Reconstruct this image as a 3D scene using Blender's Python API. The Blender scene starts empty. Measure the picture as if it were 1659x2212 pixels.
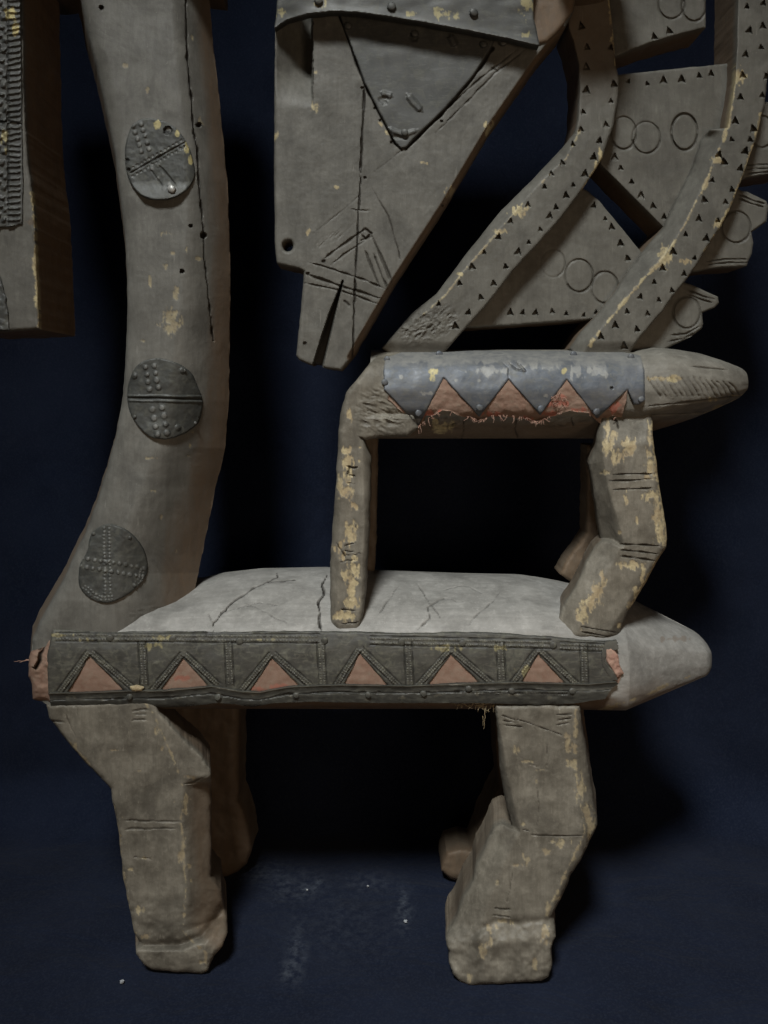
import bpy, math, random
import numpy as np
from mathutils import Matrix

random.seed(5)
S = 0.0003                      # metres per drawing unit (one unit = one pixel of a 1659 x 2212 drawing of the front)
VX, VY, D, FL = 830.0, 850.0, 1800.0, 2126.0   # eye point on the drawing, eye distance, floor line
scene = bpy.context.scene
COL = scene.collection

# ------------------------------------------------------------------ camera
cam = bpy.data.cameras.new('camera')
camo = bpy.data.objects.new('camera', cam); COL.objects.link(camo)
cam.sensor_fit = 'VERTICAL'; cam.sensor_height = 36.0; cam.lens = 36.0 * D / 2212.0
cam.shift_y = -(1106.0 - VY) / 2212.0
cam.clip_start = 0.01; cam.clip_end = 50
camo.location = ((VX - 830) * S, -D * S, (FL - VY) * S)
camo.rotation_euler = (math.radians(90), 0, 0)
scene.camera = camo

# ------------------------------------------------------------------ light
w = bpy.data.worlds.new('World'); scene.world = w; w.use_nodes = True
bg = w.node_tree.nodes['Background']
bg.inputs[0].default_value = (0.75, 0.85, 1.0, 1); bg.inputs[1].default_value = 0.012

def unit(px, py, d):            # drawing units -> metres (no perspective)
    return ((px - 830) * S, d * S, (FL - py) * S)

def lamp(name, pos, target, size, power, color):
    l = bpy.data.lights.new(name, 'AREA'); l.shape = 'DISK'; l.size = size * S; l.energy = power; l.color = color
    o = bpy.data.objects.new(name, l); COL.objects.link(o)
    from mathutils import Vector
    p = Vector(unit(*pos)); t = Vector(unit(*target))
    o.location = p; o.rotation_euler = (t - p).to_track_quat('-Z', 'Y').to_euler()
    return o
key = lamp('key_lamp', (-450, -6135, -5730), (1080, 1620, 100), 1800, 2.75, (0.985, 1.0, 0.975))
key.data.spread = math.radians(28)
lamp('side_lamp', (2000, 1150, -2500), (850, 1250, 200), 900, 0.95, (1.0, 0.74, 0.50))
lamp('room_fill', (250, 1500, -2600), (900, 1500, 250), 900, 0.5, (1.0, 0.74, 0.50))  # added fill standing in for the room's warm bounce on the far legs

vs = scene.view_settings
vs.view_transform = 'Standard'; vs.look = 'None'; vs.exposure = 0.0; vs.gamma = 1.0; vs.use_curve_mapping = False

# ------------------------------------------------------------------ noise and geometry helpers
TAB = np.random.RandomState(7).rand(256, 256)
def vn(x, y, seed=0):
    x = np.asarray(x, float) + seed * 17.31; y = np.asarray(y, float) + seed * 9.77
    xi = np.floor(x).astype(int); yi = np.floor(y).astype(int)
    fx = x - xi; fy = y - yi
    fx = fx * fx * (3 - 2 * fx); fy = fy * fy * (3 - 2 * fy)
    a = TAB[yi & 255, xi & 255]; b = TAB[yi & 255, (xi + 1) & 255]
    c = TAB[(yi + 1) & 255, xi & 255]; d = TAB[(yi + 1) & 255, (xi + 1) & 255]
    return ((a * (1 - fx) + b * fx) * (1 - fy) + (c * (1 - fx) + d * fx) * fy) * 2 - 1
def fbm(x, y, o=4, seed=0):
    s = 0; a = 1.0; t = 0
    for k in range(o):
        s = s + a * vn(x * 2 ** k, y * 2 ** k, seed + k * 3); t += a; a *= .5
    return s / t
def smooth(e0, e1, x):
    t = np.clip((x - e0) / (e1 - e0), 0, 1); return t * t * (3 - 2 * t)

CROPS = {1: (0, 0, .33778), 2: (560.4, 0, .4), 3: (1106, 0, .35), 4: (0, 663.6, .33778), 5: (663.6, 626.7, .35),
         6: (1142.8, 663.6, .3334), 7: (0, 1327.1, .4444), 8: (884.8, 1290.3, .4667)}
def cv(k, pts):                 # measured on an enlarged piece of the drawing -> drawing units
    x0, y0, f = CROPS[k]
    return [(x0 + p[0] * f, y0 + p[1] * f) + tuple(p[2:]) for p in pts]

def densify(loop, jit, step=7.0):
    out = []; n = len(loop)
    for i in range(n):
        a = np.array(loop[i][:2]); b = np.array(loop[(i + 1) % n][:2])
        L = np.hypot(*(b - a)); m = max(1, int(L / step))
        for k in range(m):
            p = a + (b - a) * k / m
            out.append(p)
    out = np.array(out, float)
    if jit:
        out = out + jit * np.stack([fbm(out[:, 0] / 16, out[:, 1] / 16, 3, 1), fbm(out[:, 0] / 16, out[:, 1] / 16, 3, 5)], 1)
    return out
def round_loop(loop, it=2):     # Chaikin corner cutting
    p = np.array([q[:2] for q in loop], float)
    for _ in range(it):
        q = np.roll(p, -1, 0)
        p = np.stack([p * .75 + q * .25, p * .25 + q * .75], 1).reshape(-1, 2)
    return [tuple(a) for a in p]
def segs(loops):
    A = np.concatenate(loops); B = np.concatenate([np.roll(l, -1, 0) for l in loops]); return A, B
def closest(P, A, B, want=False):
    n = len(P); dist = np.empty(n); pt = np.empty((n, 2)); AB = B - A; L = (AB ** 2).sum(1) + 1e-9
    for s in range(0, n, 8000):
        p = P[s:s + 8000, None, :]; t = np.clip(((p - A) * AB).sum(2) / L, 0, 1)
        q = A + t[..., None] * AB; dd = ((p - q) ** 2).sum(2); k = dd.argmin(1)
        dist[s:s + 8000] = np.sqrt(dd[np.arange(len(k)), k])
        if want: pt[s:s + 8000] = q[np.arange(len(k)), k]
    return (dist, pt) if want else dist
def inside(P, A, B):
    res = np.zeros(len(P), bool)
    for s in range(0, len(P), 20000):
        x = P[s:s + 20000, 0][:, None]; y = P[s:s + 20000, 1][:, None]
        c = (A[:, 1] > y) != (B[:, 1] > y)
        with np.errstate(divide='ignore', invalid='ignore'):
            xx = A[:, 0] + (y - A[:, 1]) / (B[:, 1] - A[:, 1]) * (B[:, 0] - A[:, 0])
        res[s:s + 20000] = ((c & (x < xx)).sum(1) % 2) == 1
    return res
def line_dist(pts, X, Y):       # unsigned distance, signed side (positive = to the right when walking down the picture... cross product)
    best = np.full(X.shape, 1e9); sg = np.zeros(X.shape); tt = np.zeros(X.shape); acc = 0
    for i in range(len(pts) - 1):
        ax, ay = pts[i][:2]; bx, by = pts[i + 1][:2]
        dx, dy = bx - ax, by - ay; L2 = dx * dx + dy * dy + 1e-9
        t = np.clip(((X - ax) * dx + (Y - ay) * dy) / L2, 0, 1)
        ex = X - ax - t * dx; ey = Y - ay - t * dy
        d2 = ex * ex + ey * ey
        m = d2 < best - 1e-6
        best = np.where(m, d2, best)
        cr = (X - ax) * dy - (Y - ay) * dx       # >0 : right-hand (picture x larger) when walking downwards
        sg = np.where(m, cr / math.sqrt(L2), sg)
        tt = np.where(m, acc + t * math.sqrt(L2), tt); acc += math.sqrt(L2)
    return np.sqrt(best), sg, tt

class Feats:
    """carving tools that work on arrays X, Y (drawing), Z (depth, + = into the wood) and M (ochre, dirt, bare)"""
    def win(s, x0, x1, y0, y1):
        if not hasattr(s, 'x0g'): return (slice(None), slice(None))
        j0 = max(0, int((x0 - s.x0g) / s.res) - 2); j1 = max(j0, int((x1 - s.x0g) / s.res) + 4)
        i0 = max(0, int((y0 - s.y0g) / s.res) - 2); i1 = max(i0, int((y1 - s.y0g) / s.res) + 4)
        return (slice(i0, i1), slice(j0, j1))
    def mark(s, w, ch, v):
        s.M[w + (ch,)] = np.maximum(s.M[w + (ch,)], np.clip(v, 0, 1))
    def groove(s, pts, wd=2.5, dep=4, dirt=.7, wob=0.0, taper=True):
        xs = [p[0] for p in pts]; ys = [p[1] for p in pts]; m = wd * 2 + 4
        w = s.win(min(xs) - m, max(xs) + m, min(ys) - m, max(ys) + m)
        X = s.X[w]; Y = s.Y[w]
        if X.size == 0: return
        if wob: X = X + wob * fbm(Y / 14, X / 14, 3, 3); Y = Y + wob * fbm(X / 14, Y / 14, 3, 8)
        d, _, t = line_dist(pts, X, Y)
        L = sum(math.hypot(pts[i + 1][0] - pts[i][0], pts[i + 1][1] - pts[i][1]) for i in range(len(pts) - 1))
        k = np.clip(np.minimum(t, L - t) / (L * .12 + 1e-6), .35, 1) if taper else 1.0
        if dirt > 0: k = k * np.clip(.95 + .55 * vn(t / 17, t * 0 + pts[0][0], 3), .45, 1.4)
        f = np.clip(1 - d / (wd * k), 0, 1)
        s.Z[w] += dep * np.minimum(1, f * 1.5) * k
        s.mark(w, 1, f * 1.6 * dirt)
    def hole(s, cx, cy, r, dep=14, dirt=1.0):
        w = s.win(cx - r - 3, cx + r + 3, cy - r - 3, cy + r + 3); X = s.X[w]; Y = s.Y[w]
        a = np.hypot(X - cx, Y - cy) + .12 * r * fbm(X / 4, Y / 4, 2, 4)
        f = smooth(r, r * .6, a); s.Z[w] += dep * f; s.mark(w, 1, f * dirt)
    def boss(s, cx, cy, r, h, lt=0.0):
        w = s.win(cx - r - 2, cx + r + 2, cy - r - 2, cy + r + 2); X = s.X[w]; Y = s.Y[w]
        q = np.clip(1 - ((X - cx) ** 2 + (Y - cy) ** 2) / (r * r), 0, 1)
        s.Z[w] -= h * np.sqrt(q)
        if lt: s.mark(w, 2, lt * smooth(.1, .8, q))
    def notch(s, cx, cy, sz=10, dep=11, rot=0.0):
        w = s.win(cx - sz - 3, cx + sz + 3, cy - sz - 4, cy + sz + 3)
        c, sn = math.cos(rot), math.sin(rot)
        x = (s.X[w] - cx) * c + (s.Y[w] - cy) * sn; y = -(s.X[w] - cx) * sn + (s.Y[w] - cy) * c
        v = (y + sz) / (1.75 * sz)                   # 0 apex, 1 base
        hw = np.clip(v, 0, 1) * sz * .82
        e = np.minimum(hw - np.abs(x), np.minimum(v, 1.0 - v) * 3 * sz)
        f = smooth(-.6, 1.6, e) * (v > -.05) * (v < 1.1)
        s.Z[w] += dep * f * np.clip((1.05 - v) / .3, 0, 1)
        s.mark(w, 1, f * np.clip((.95 - v) * 2.5, 0, 1) * .35)  # shade in the notch painted darker, fading towards its base
    def ring(s, cx, cy, rx, ry, wd=2.6, dep=4, a0=-9, a1=9, dirt=.5):
        w = s.win(cx - rx - 5, cx + rx + 5, cy - ry - 5, cy + ry + 5)
        x = (s.X[w] - cx) / rx; y = (s.Y[w] - cy) / ry
        r = np.hypot(x, y); d = np.abs(r - 1) * min(rx, ry)
        an = np.arctan2(y, x)
        k = .55 + .45 * vn(an * 1.3, an * 0 + cx, 2)
        dirt = dirt * .7; dep = dep * .7
        k = k * ((an > a0) & (an < a1))
        f = np.clip(1 - d / wd, 0, 1) * np.clip(k + .35, .25, 1)
        s.Z[w] += dep * np.minimum(1, f * 1.5); s.mark(w, 1, f * 1.4 * dirt)
    def facet(s, pts, slope, side=1, soft=3.0, cap=None, yr=None, wt=None):
        d, sg, t = line_dist(pts, s.X, s.Y)
        v = np.clip(sg * side, 0, None)
        v = np.sqrt(v * v + soft * soft) - soft
        if cap: v = np.minimum(v, cap)
        if yr is not None: v = v * smooth(yr[0], yr[1], s.Y) * (1 - smooth(yr[2], yr[3], s.Y))
        if wt is not None: v = v * wt
        s.Z += slope * v
    def fleck(s, cx, cy, rx, ry, seed=0, thr=.0, ch=0, amp=1.0, sc=9.0, rot=0.0, chip=0.0):
        R = max(rx, ry) * 1.5
        w = s.win(cx - R, cx + R, cy - R, cy + R)
        c, sn = math.cos(rot), math.sin(rot)
        x = (s.X[w] - cx) * c + (s.Y[w] - cy) * sn; y = -(s.X[w] - cx) * sn + (s.Y[w] - cy) * c
        q = 1 - np.hypot(x / rx, y / ry) + 1.1 * fbm(s.X[w] / sc, s.Y[w] / (sc * 2.2), 4, seed) - thr
        f = smooth(.0, .3, q); s.mark(w, ch, f * amp)
        if chip: s.Z[w] += chip * f
    def scallop(s, amp, sx, sy, seed=0, wt=1.0):
        gx = s.X / sx + .35 * fbm(s.X / 90, s.Y / 90, 2, seed); gy = s.Y / sy + .35 * fbm(s.X / 90, s.Y / 90, 2, seed + 4)
        ix = np.floor(gx).astype(int); iy = np.floor(gy).astype(int); best = np.full(gx.shape, 9.0)
        for a in (-1, 0, 1):
            for b_ in (-1, 0, 1):
                cx = ix + a; cy = iy + b_
                px = cx + .15 + .7 * TAB[(cy + seed * 7) & 255, (cx + 31) & 255]; py = cy + .15 + .7 * TAB[(cy + 57) & 255, (cx + seed * 5) & 255]
                best = np.minimum(best, (gx - px) ** 2 + (gy - py) ** 2)
        s.Z += amp * (1 - 1.6 * np.minimum(best, 1.0)) * wt
    def edgewear(s, pts, wd, seed=0, thr=.1, amp=1.0, ch=0):
        xs = [p[0] for p in pts]; ys = [p[1] for p in pts]; m = wd * 2 + 4
        w = s.win(min(xs) - m, max(xs) + m, min(ys) - m, max(ys) + m)
        X = s.X[w]; Y = s.Y[w]
        if X.size == 0: return
        d, _, t = line_dist(pts, X, Y)
        q = 1 - d / wd + .8 * fbm(X / 7, Y / 7, 4, seed) + .5 * vn(t / 40, t * 0, seed + 1) - thr - .35
        s.mark(w, ch, smooth(0, .3, q) * amp)
    def rough(s, cx, cy, rx, ry, amp, sc=10, seed=0, rot=0, stretch=2.5):
        R = max(rx, ry) * 1.3
        w = s.win(cx - R, cx + R, cy - R, cy + R)
        X = s.X[w]; Y = s.Y[w]
        c, sn = math.cos(rot), math.sin(rot)
        x = (X - cx) * c + (Y - cy) * sn; y = -(X - cx) * sn + (Y - cy) * c
        f = smooth(1.0, .5, np.hypot((X - cx) / rx, (Y - cy) / ry))
        n = fbm(x / (sc * stretch), y / sc, 4, seed); n = np.abs(n) * 2 - .5
        s.Z[w] += amp * f * n
        s.mark(w, 1, f * np.clip(n, 0, 1) * .5)

def make_mesh(name, V, quads, extra, M, mat, parent, sharp=38, kind=None):
    me = bpy.data.meshes.new(name)
    nq = len(quads); ne = len(extra)
    tot = nq * 4 + sum(len(e) for e in extra)
    me.vertices.add(len(V)); me.vertices.foreach_set('co', np.ascontiguousarray(V, np.float32).ravel())
    me.loops.add(tot); me.polygons.add(nq + ne)
    li = [np.asarray(quads, np.int32).ravel()] + [np.asarray(e, np.int32) for e in extra]
    me.loops.foreach_set('vertex_index', np.concatenate(li) if tot else [])
    st = list(range(0, nq * 4, 4)); a = nq * 4
    for e in extra: st.append(a); a += len(e)
    me.polygons.foreach_set('loop_start', np.array(st, np.int32))
    me.update(calc_edges=True); me.validate()
    me.polygons.foreach_set('use_smooth', np.ones(len(me.polygons), bool))
    at = me.attributes.new('mask', 'FLOAT_COLOR', 'POINT')
    c = np.ones((len(V), 4), np.float32); c[:, :3] = M if M is not None else 0
    at.data.foreach_set('color', c.ravel())
    if sharp: me.set_sharp_from_angle(angle=math.radians(sharp))
    me.materials.append(mat)
    return link(name, me, parent, kind)

def link(name, me, parent, kind=None):
    o = bpy.data.objects.new(name, me); COL.objects.link(o)
    if parent is not None: set_parent(o, parent)
    if kind: o['kind'] = kind
    return o
def set_parent(o, p):
    o.parent = p
    ml = Matrix.Identity(4); q = p
    while q is not None:
        ml = Matrix.Translation(q.location) @ ml if q.parent is None else ml
        q = q.parent
    if p.parent is None: o.matrix_parent_inverse = Matrix.Translation(p.location).inverted()

class Relief(Feats):
    """a carved slab: front relief over an outline, real thickness behind it"""
    def __init__(s, loops, d0=0.0, res=2.2, jit=.8, base=None, holes=()):
        L = [densify(loops, jit)] + [densify(h, jit * .5, 3) for h in holes]
        s.A, s.B = segs(L); s.res = res
        x0, y0 = s.A.min(0); x1, y1 = s.A.max(0)
        nx = int((x1 - x0) / res) + 4; ny = int((y1 - y0) / res) + 4
        s.x0g = x0 - res * 1.3; s.y0g = y0 - res * 1.3
        gx = s.x0g + np.arange(nx) * res; gy = s.y0g + np.arange(ny) * res
        s.X, s.Y = np.meshgrid(gx, gy)
        cx = s.X[:-1, :-1] + res / 2; cy = s.Y[:-1, :-1] + res / 2
        s.keep = inside(np.stack([cx.ravel(), cy.ravel()], 1), s.A, s.B).reshape(cx.shape)
        cnt = np.zeros(s.X.shape, int)
        for di in (0, 1):
            for dj in (0, 1): cnt[di:di + ny - 1, dj:dj + nx - 1] += s.keep
        s.used = cnt > 0; s.bnd = s.used & (cnt < 4)
        P = np.stack([s.X[s.bnd], s.Y[s.bnd]], 1)
        _, q = closest(P, s.A, s.B, True)
        s.X[s.bnd] = q[:, 0]; s.Y[s.bnd] = q[:, 1]
        s.SD = np.zeros(s.X.shape); near = s.bnd.copy()
        for _ in range(int((62 if res > 5 else 27) / res) + 2):
            q_ = near.copy(); q_[1:] |= near[:-1]; q_[:-1] |= near[1:]; q_[:, 1:] |= near[:, :-1]; q_[:, :-1] |= near[:, 1:]; near = q_
        s.SD[s.used & ~near] = 999.0; m = s.used & ~s.bnd & near
        s.SD[m] = closest(np.stack([s.X[m], s.Y[m]], 1), s.A, s.B)
        s.Z = np.zeros(s.X.shape); s.M = np.zeros(s.X.shape + (3,))
        s.d0 = d0; s.base = base
    def edge(s, r, dep):
        u = np.clip(1 - s.SD / r, 0, 1); s.Z += dep * (1 - np.sqrt(np.clip(1 - u * u, 0, 1))); return s
    def grain(s, amp=1.0, rot=0.0, seed=0, sx=70, sy=18):
        c, sn = math.cos(rot), math.sin(rot)
        a = s.X * c + s.Y * sn; b = -s.X * sn + s.Y * c
        s.Z += amp * (1.6 * fbm(s.X / 90, s.Y / 90, 3, seed) + .7 * fbm(a / sx, b / sy, 4, seed + 2) + .35 * fbm(s.X / 8, s.Y / 8, 3, seed + 5)); return s
    def build(s, name, mat, parent, thick=100, rings=4, side=(0, 0, .85), back=True, wob=1.5, sharp=38, kind=None, ray=0.0):
        dt = s.d0 + s.Z + (s.base(s.X, s.Y) if s.base is not None else 0)
        sc = (D + dt) / D
        wx = (VX + (s.X - VX) * sc - 830) * S; wz = (FL - VY - (s.Y - VY) * sc) * S; wy = dt * S
        idx = -np.ones(s.X.shape, int); n = int(s.used.sum()); idx[s.used] = np.arange(n)
        V = np.stack([wx[s.used], wy[s.used], wz[s.used]], 1); M = s.M[s.used]
        a = idx[:-1, :-1][s.keep]; b = idx[1:, :-1][s.keep]; c = idx[1:, 1:][s.keep]; d = idx[:-1, 1:][s.keep]
        Q = np.stack([a, b, c, d], 1)
        E = np.concatenate([np.stack([a, b], 1), np.stack([b, c], 1), np.stack([c, d], 1), np.stack([d, a], 1)])
        key = E[:, 0].astype(np.int64) * n + E[:, 1]; rev = E[:, 1].astype(np.int64) * n + E[:, 0]
        BE = E[~np.isin(key, rev)]
        bv = np.unique(BE); loc = -np.ones(n, int); loc[bv] = np.arange(len(bv)); nb = len(bv)
        ringsV = [V]; ringsM = [M]; quads = [Q]; prev = bv
        yb = None if True else max(float(wy[s.used].max()), float((s.d0) * S)) if s.base is None else None
        f0 = V[bv].copy()
        for k in range(1, rings + 1):
            t = k / rings
            p = f0.copy()
            p[:, 1] = f0[:, 1] + thick * S * t
            k_ = ray * ((p[:, 1] / S + D) / (f0[:, 1] / S + D) - 1)
            p[:, 0] += (f0[:, 0] - (VX - 830) * S) * k_; p[:, 2] += np.where(f0[:, 2] > 30 * S, (f0[:, 2] - (FL - VY) * S) * k_ * .0, 0)
            nse = wob * S * t ** .5
            p[:, 0] += nse * fbm(f0[:, 2] / S / 25, p[:, 1] / S / 25, 3, 11)
            p[:, 2] += nse * fbm(f0[:, 0] / S / 25, p[:, 1] / S / 25, 3, 12)
            st = n + (k - 1) * nb; cur = np.arange(st, st + nb)
            ringsV.append(p); mm = np.zeros((nb, 3)); mm[:] = side; mm[:, 1] += M[bv, 1] * .3; ringsM.append(mm)
            ia = prev[loc[BE[:, 0]]]; ib = prev[loc[BE[:, 1]]]; ja = cur[loc[BE[:, 0]]]; jb = cur[loc[BE[:, 1]]]
            quads.append(np.stack([ib, ia, ja, jb], 1)); prev = cur
        extra = []
        if back:
            nxt = {}; ok = True
            for x, y in zip(loc[BE[:, 0]], loc[BE[:, 1]]):
                if x in nxt: ok = False
                nxt[x] = y
            if ok:
                seen = set()
                loops = []
                for st0 in list(nxt):
                    if st0 in seen: continue
                    lp = []; q = st0
                    while q not in seen and q in nxt: seen.add(q); lp.append(q); q = nxt[q]
                    loops.append(lp)
                loops.sort(key=len)
                if len(loops) == 1: extra.append(prev[np.array(loops[0][::-1])])
        return make_mesh(name, np.concatenate(ringsV), np.concatenate(quads), extra, np.concatenate(ringsM), mat, parent, sharp, kind)

def catmull(P, n=24):
    P = np.array(P, float); out = []
    m = len(P)
    for i in range(m):
        p0, p1, p2, p3 = P[i - 1], P[i], P[(i + 1) % m], P[(i + 2) % m]
        for k in range(n):
            t = k / n
            out.append(.5 * ((2 * p1) + (-p0 + p2) * t + (2 * p0 - 5 * p1 + 4 * p2 - p3) * t * t + (-p0 + 3 * p1 - 3 * p2 + p3) * t ** 3))
    return np.array(out)
def resample(P, front, step):
    """closed profile (d, y): fine steps on the part that shows, coarse on the far side"""
    Q = np.concatenate([P, P[:1]]); seg = np.hypot(*np.diff(Q, axis=0).T)
    s = np.concatenate([[0], np.cumsum(seg)]); out = [0.0]
    while out[-1] < s[-1] - step:
        d = np.interp(out[-1], s, Q[:, 0]); y = np.interp(out[-1], s, Q[:, 1])
        out.append(out[-1] + (step if front(d, y) else step * 6))
    if s[-1] - out[-1] < step * .5: out.pop()
    o = np.array(out)
    return np.stack([np.interp(o, s, Q[:, 0]), np.interp(o, s, Q[:, 1])], 1)

class Loft(Feats):
    def __init__(s, prof, xs, tf):
        n, m = len(xs), len(prof)
        s.P = np.zeros((n, m, 3))
        for i, x in enumerate(xs):
            dd, yy = tf(x, prof[:, 0], prof[:, 1]); s.P[i, :, 0] = x; s.P[i, :, 1] = dd; s.P[i, :, 2] = yy
        sc = D / (D + s.P[..., 1]); s.X = VX + (s.P[..., 0] - VX) * sc; s.Y = VY + (s.P[..., 2] - VY) * sc
        s.Z = np.zeros((n, m)); s.M = np.zeros((n, m, 3))
        gx = np.gradient(s.P, axis=0)
        gv = (np.roll(s.P, -1, 1) - np.roll(s.P, 1, 1))
        N = np.cross(gx, gv); N /= np.linalg.norm(N, axis=2, keepdims=True) + 1e-9
        c = s.P.mean(1, keepdims=True)
        sign = np.sign(((s.P - c) * N).sum(2).mean()); s.N = N * sign      # outward
        s.view = (s.N[..., 1] * (s.P[..., 1] + D) + s.N[..., 0] * (s.P[..., 0] - VX) + s.N[..., 2] * (s.P[..., 2] - VY)) < 0
    def build(s, name, mat, parent, sharp=42):
        s.Z *= s.view.astype(float) * .95 + .05
        P = s.P - s.N * s.Z[..., None]
        n, m = s.Z.shape
        V = np.stack([(P[..., 0] - 830) * S, P[..., 1] * S, (FL - P[..., 2]) * S], 2).reshape(-1, 3)
        I = np.arange(n * m).reshape(n, m)
        a = I[:-1]; b = I[1:]
        Q = np.stack([a, b, np.roll(b, -1, 1), np.roll(a, -1, 1)], 2).reshape(-1, 4)
        # orientation test
        v = V[Q[len(Q) // 2]]; nn = np.cross(v[1] - v[0], v[2] - v[0]); c = V.mean(0)
        flip = np.dot(nn, V[Q[len(Q) // 2]].mean(0) - V[(len(Q) // 2 // m) * m:(len(Q) // 2 // m) * m + m].mean(0)) < 0
        if flip: Q = Q[:, ::-1]
        ex = [I[0], I[-1][::-1]]
        if flip: ex = [e[::-1] for e in ex]
        return make_mesh(name, V, Q, [e[::-1] for e in ex], s.M.reshape(-1, 3), mat, parent, sharp)

def depth_of(prof, i0, i1):     # screen y -> depth on the part of a profile that faces the eye
    p = prof[i0:i1]; ys = VY + (p[:, 1] - VY) * D / (D + p[:, 0]); o = np.argsort(ys)
    return lambda x, y: np.interp(y, ys[o], p[o, 0])

def tube_mesh(paths, name, mat, parent, kind=None, sides=5):
    V = []; Q = []
    for pts, r in paths:
        pts = np.array(pts, float); n = len(pts)
        T = np.gradient(pts, axis=0); T /= np.linalg.norm(T, axis=1, keepdims=True) + 1e-12
        ref = np.array([0.3, 1.0, 0.2]); U = np.cross(T, ref); U /= np.linalg.norm(U, axis=1, keepdims=True) + 1e-12; W = np.cross(T, U)
        b = len(V)
        for i in range(n):
            rr = r * (1 - .6 * i / (n - 1))
            for k in range(sides):
                a = 2 * math.pi * k / sides
                V.append(pts[i] + rr * (math.cos(a) * U[i] + math.sin(a) * W[i]))
        for i in range(n - 1):
            for k in range(sides):
                k2 = (k + 1) % sides
                Q.append((b + i * sides + k, b + i * sides + k2, b + (i + 1) * sides + k2, b + (i + 1) * sides + k))
    return make_mesh(name, np.array(V), np.array(Q), [], None, mat, parent, None, kind)
def at(px, py, d):
    s = (D + d) / D
    return ((VX + (px - VX) * s - 830) * S, d * S, (FL - VY - (py - VY) * s) * S)

# ------------------------------------------------------------------ materials
def nodes_of(name):
    m = bpy.data.materials.new(name); m.use_nodes = True
    nt = m.node_tree; return m, nt, nt.nodes['Principled BSDF']
def noise(nt, scale, detail=5, rough=.6, vec=None, dist=0.0):
    n = nt.nodes.new('ShaderNodeTexNoise'); n.inputs['Scale'].default_value = scale; n.inputs['Detail'].default_value = detail
    n.inputs['Roughness'].default_value = rough; n.inputs['Distortion'].default_value = dist
    if vec is not None: nt.links.new(vec, n.inputs['Vector'])
    return n.outputs['Fac']
def ramp(nt, fac, stops):
    r = nt.nodes.new('ShaderNodeValToRGB'); e = r.color_ramp.elements
    while len(e) < len(stops): e.new(.5)
    for k, (p, c) in enumerate(stops):
        e[k].position = p; e[k].color = (c, c, c, 1) if isinstance(c, (int, float)) else tuple(c) + (1,)
    nt.links.new(fac, r.inputs[0]); return r.outputs[0]
def mix(nt, fac, a, b, mode='MIX'):
    n = nt.nodes.new('ShaderNodeMix'); n.data_type = 'RGBA'; n.blend_type = mode
    for sock, v in ((n.inputs[0], fac), (n.inputs[6], a), (n.inputs[7], b)):
        if hasattr(v, 'is_linked') or hasattr(v, 'links'): nt.links.new(v, sock)
        else: sock.default_value = v if isinstance(v, (int, float)) else tuple(v) + (1,)
    return n.outputs[2]
def math_(nt, op, a, b=None):
    n = nt.nodes.new('ShaderNodeMath'); n.operation = op
    for k, v in enumerate((a, b)):
        if v is None: continue
        if isinstance(v, (int, float)): n.inputs[k].default_value = v
        else: nt.links.new(v, n.inputs[k])
    return n.outputs[0]
def geo_vec(nt, scl=(1, 1, 1), rot=(0, 0, 0)):
    g = nt.nodes.new('ShaderNodeNewGeometry'); m = nt.nodes.new('ShaderNodeMapping')
    m.inputs['Scale'].default_value = scl; m.inputs['Rotation'].default_value = rot
    nt.links.new(g.outputs['Position'], m.inputs['Vector']); return m.outputs[0]
def masks(nt):
    a = nt.nodes.new('ShaderNodeAttribute'); a.attribute_name = 'mask'
    sp = nt.nodes.new('ShaderNodeSeparateColor'); nt.links.new(a.outputs['Color'], sp.inputs[0]); return sp.outputs
def bump(nt, h, strength, dist, prev=None):
    b = nt.nodes.new('ShaderNodeBump'); b.inputs['Strength'].default_value = strength; b.inputs['Distance'].default_value = dist
    nt.links.new(h, b.inputs['Height'])
    if prev is not None: nt.links.new(prev, b.inputs['Normal'])
    return b.outputs[0]

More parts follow.
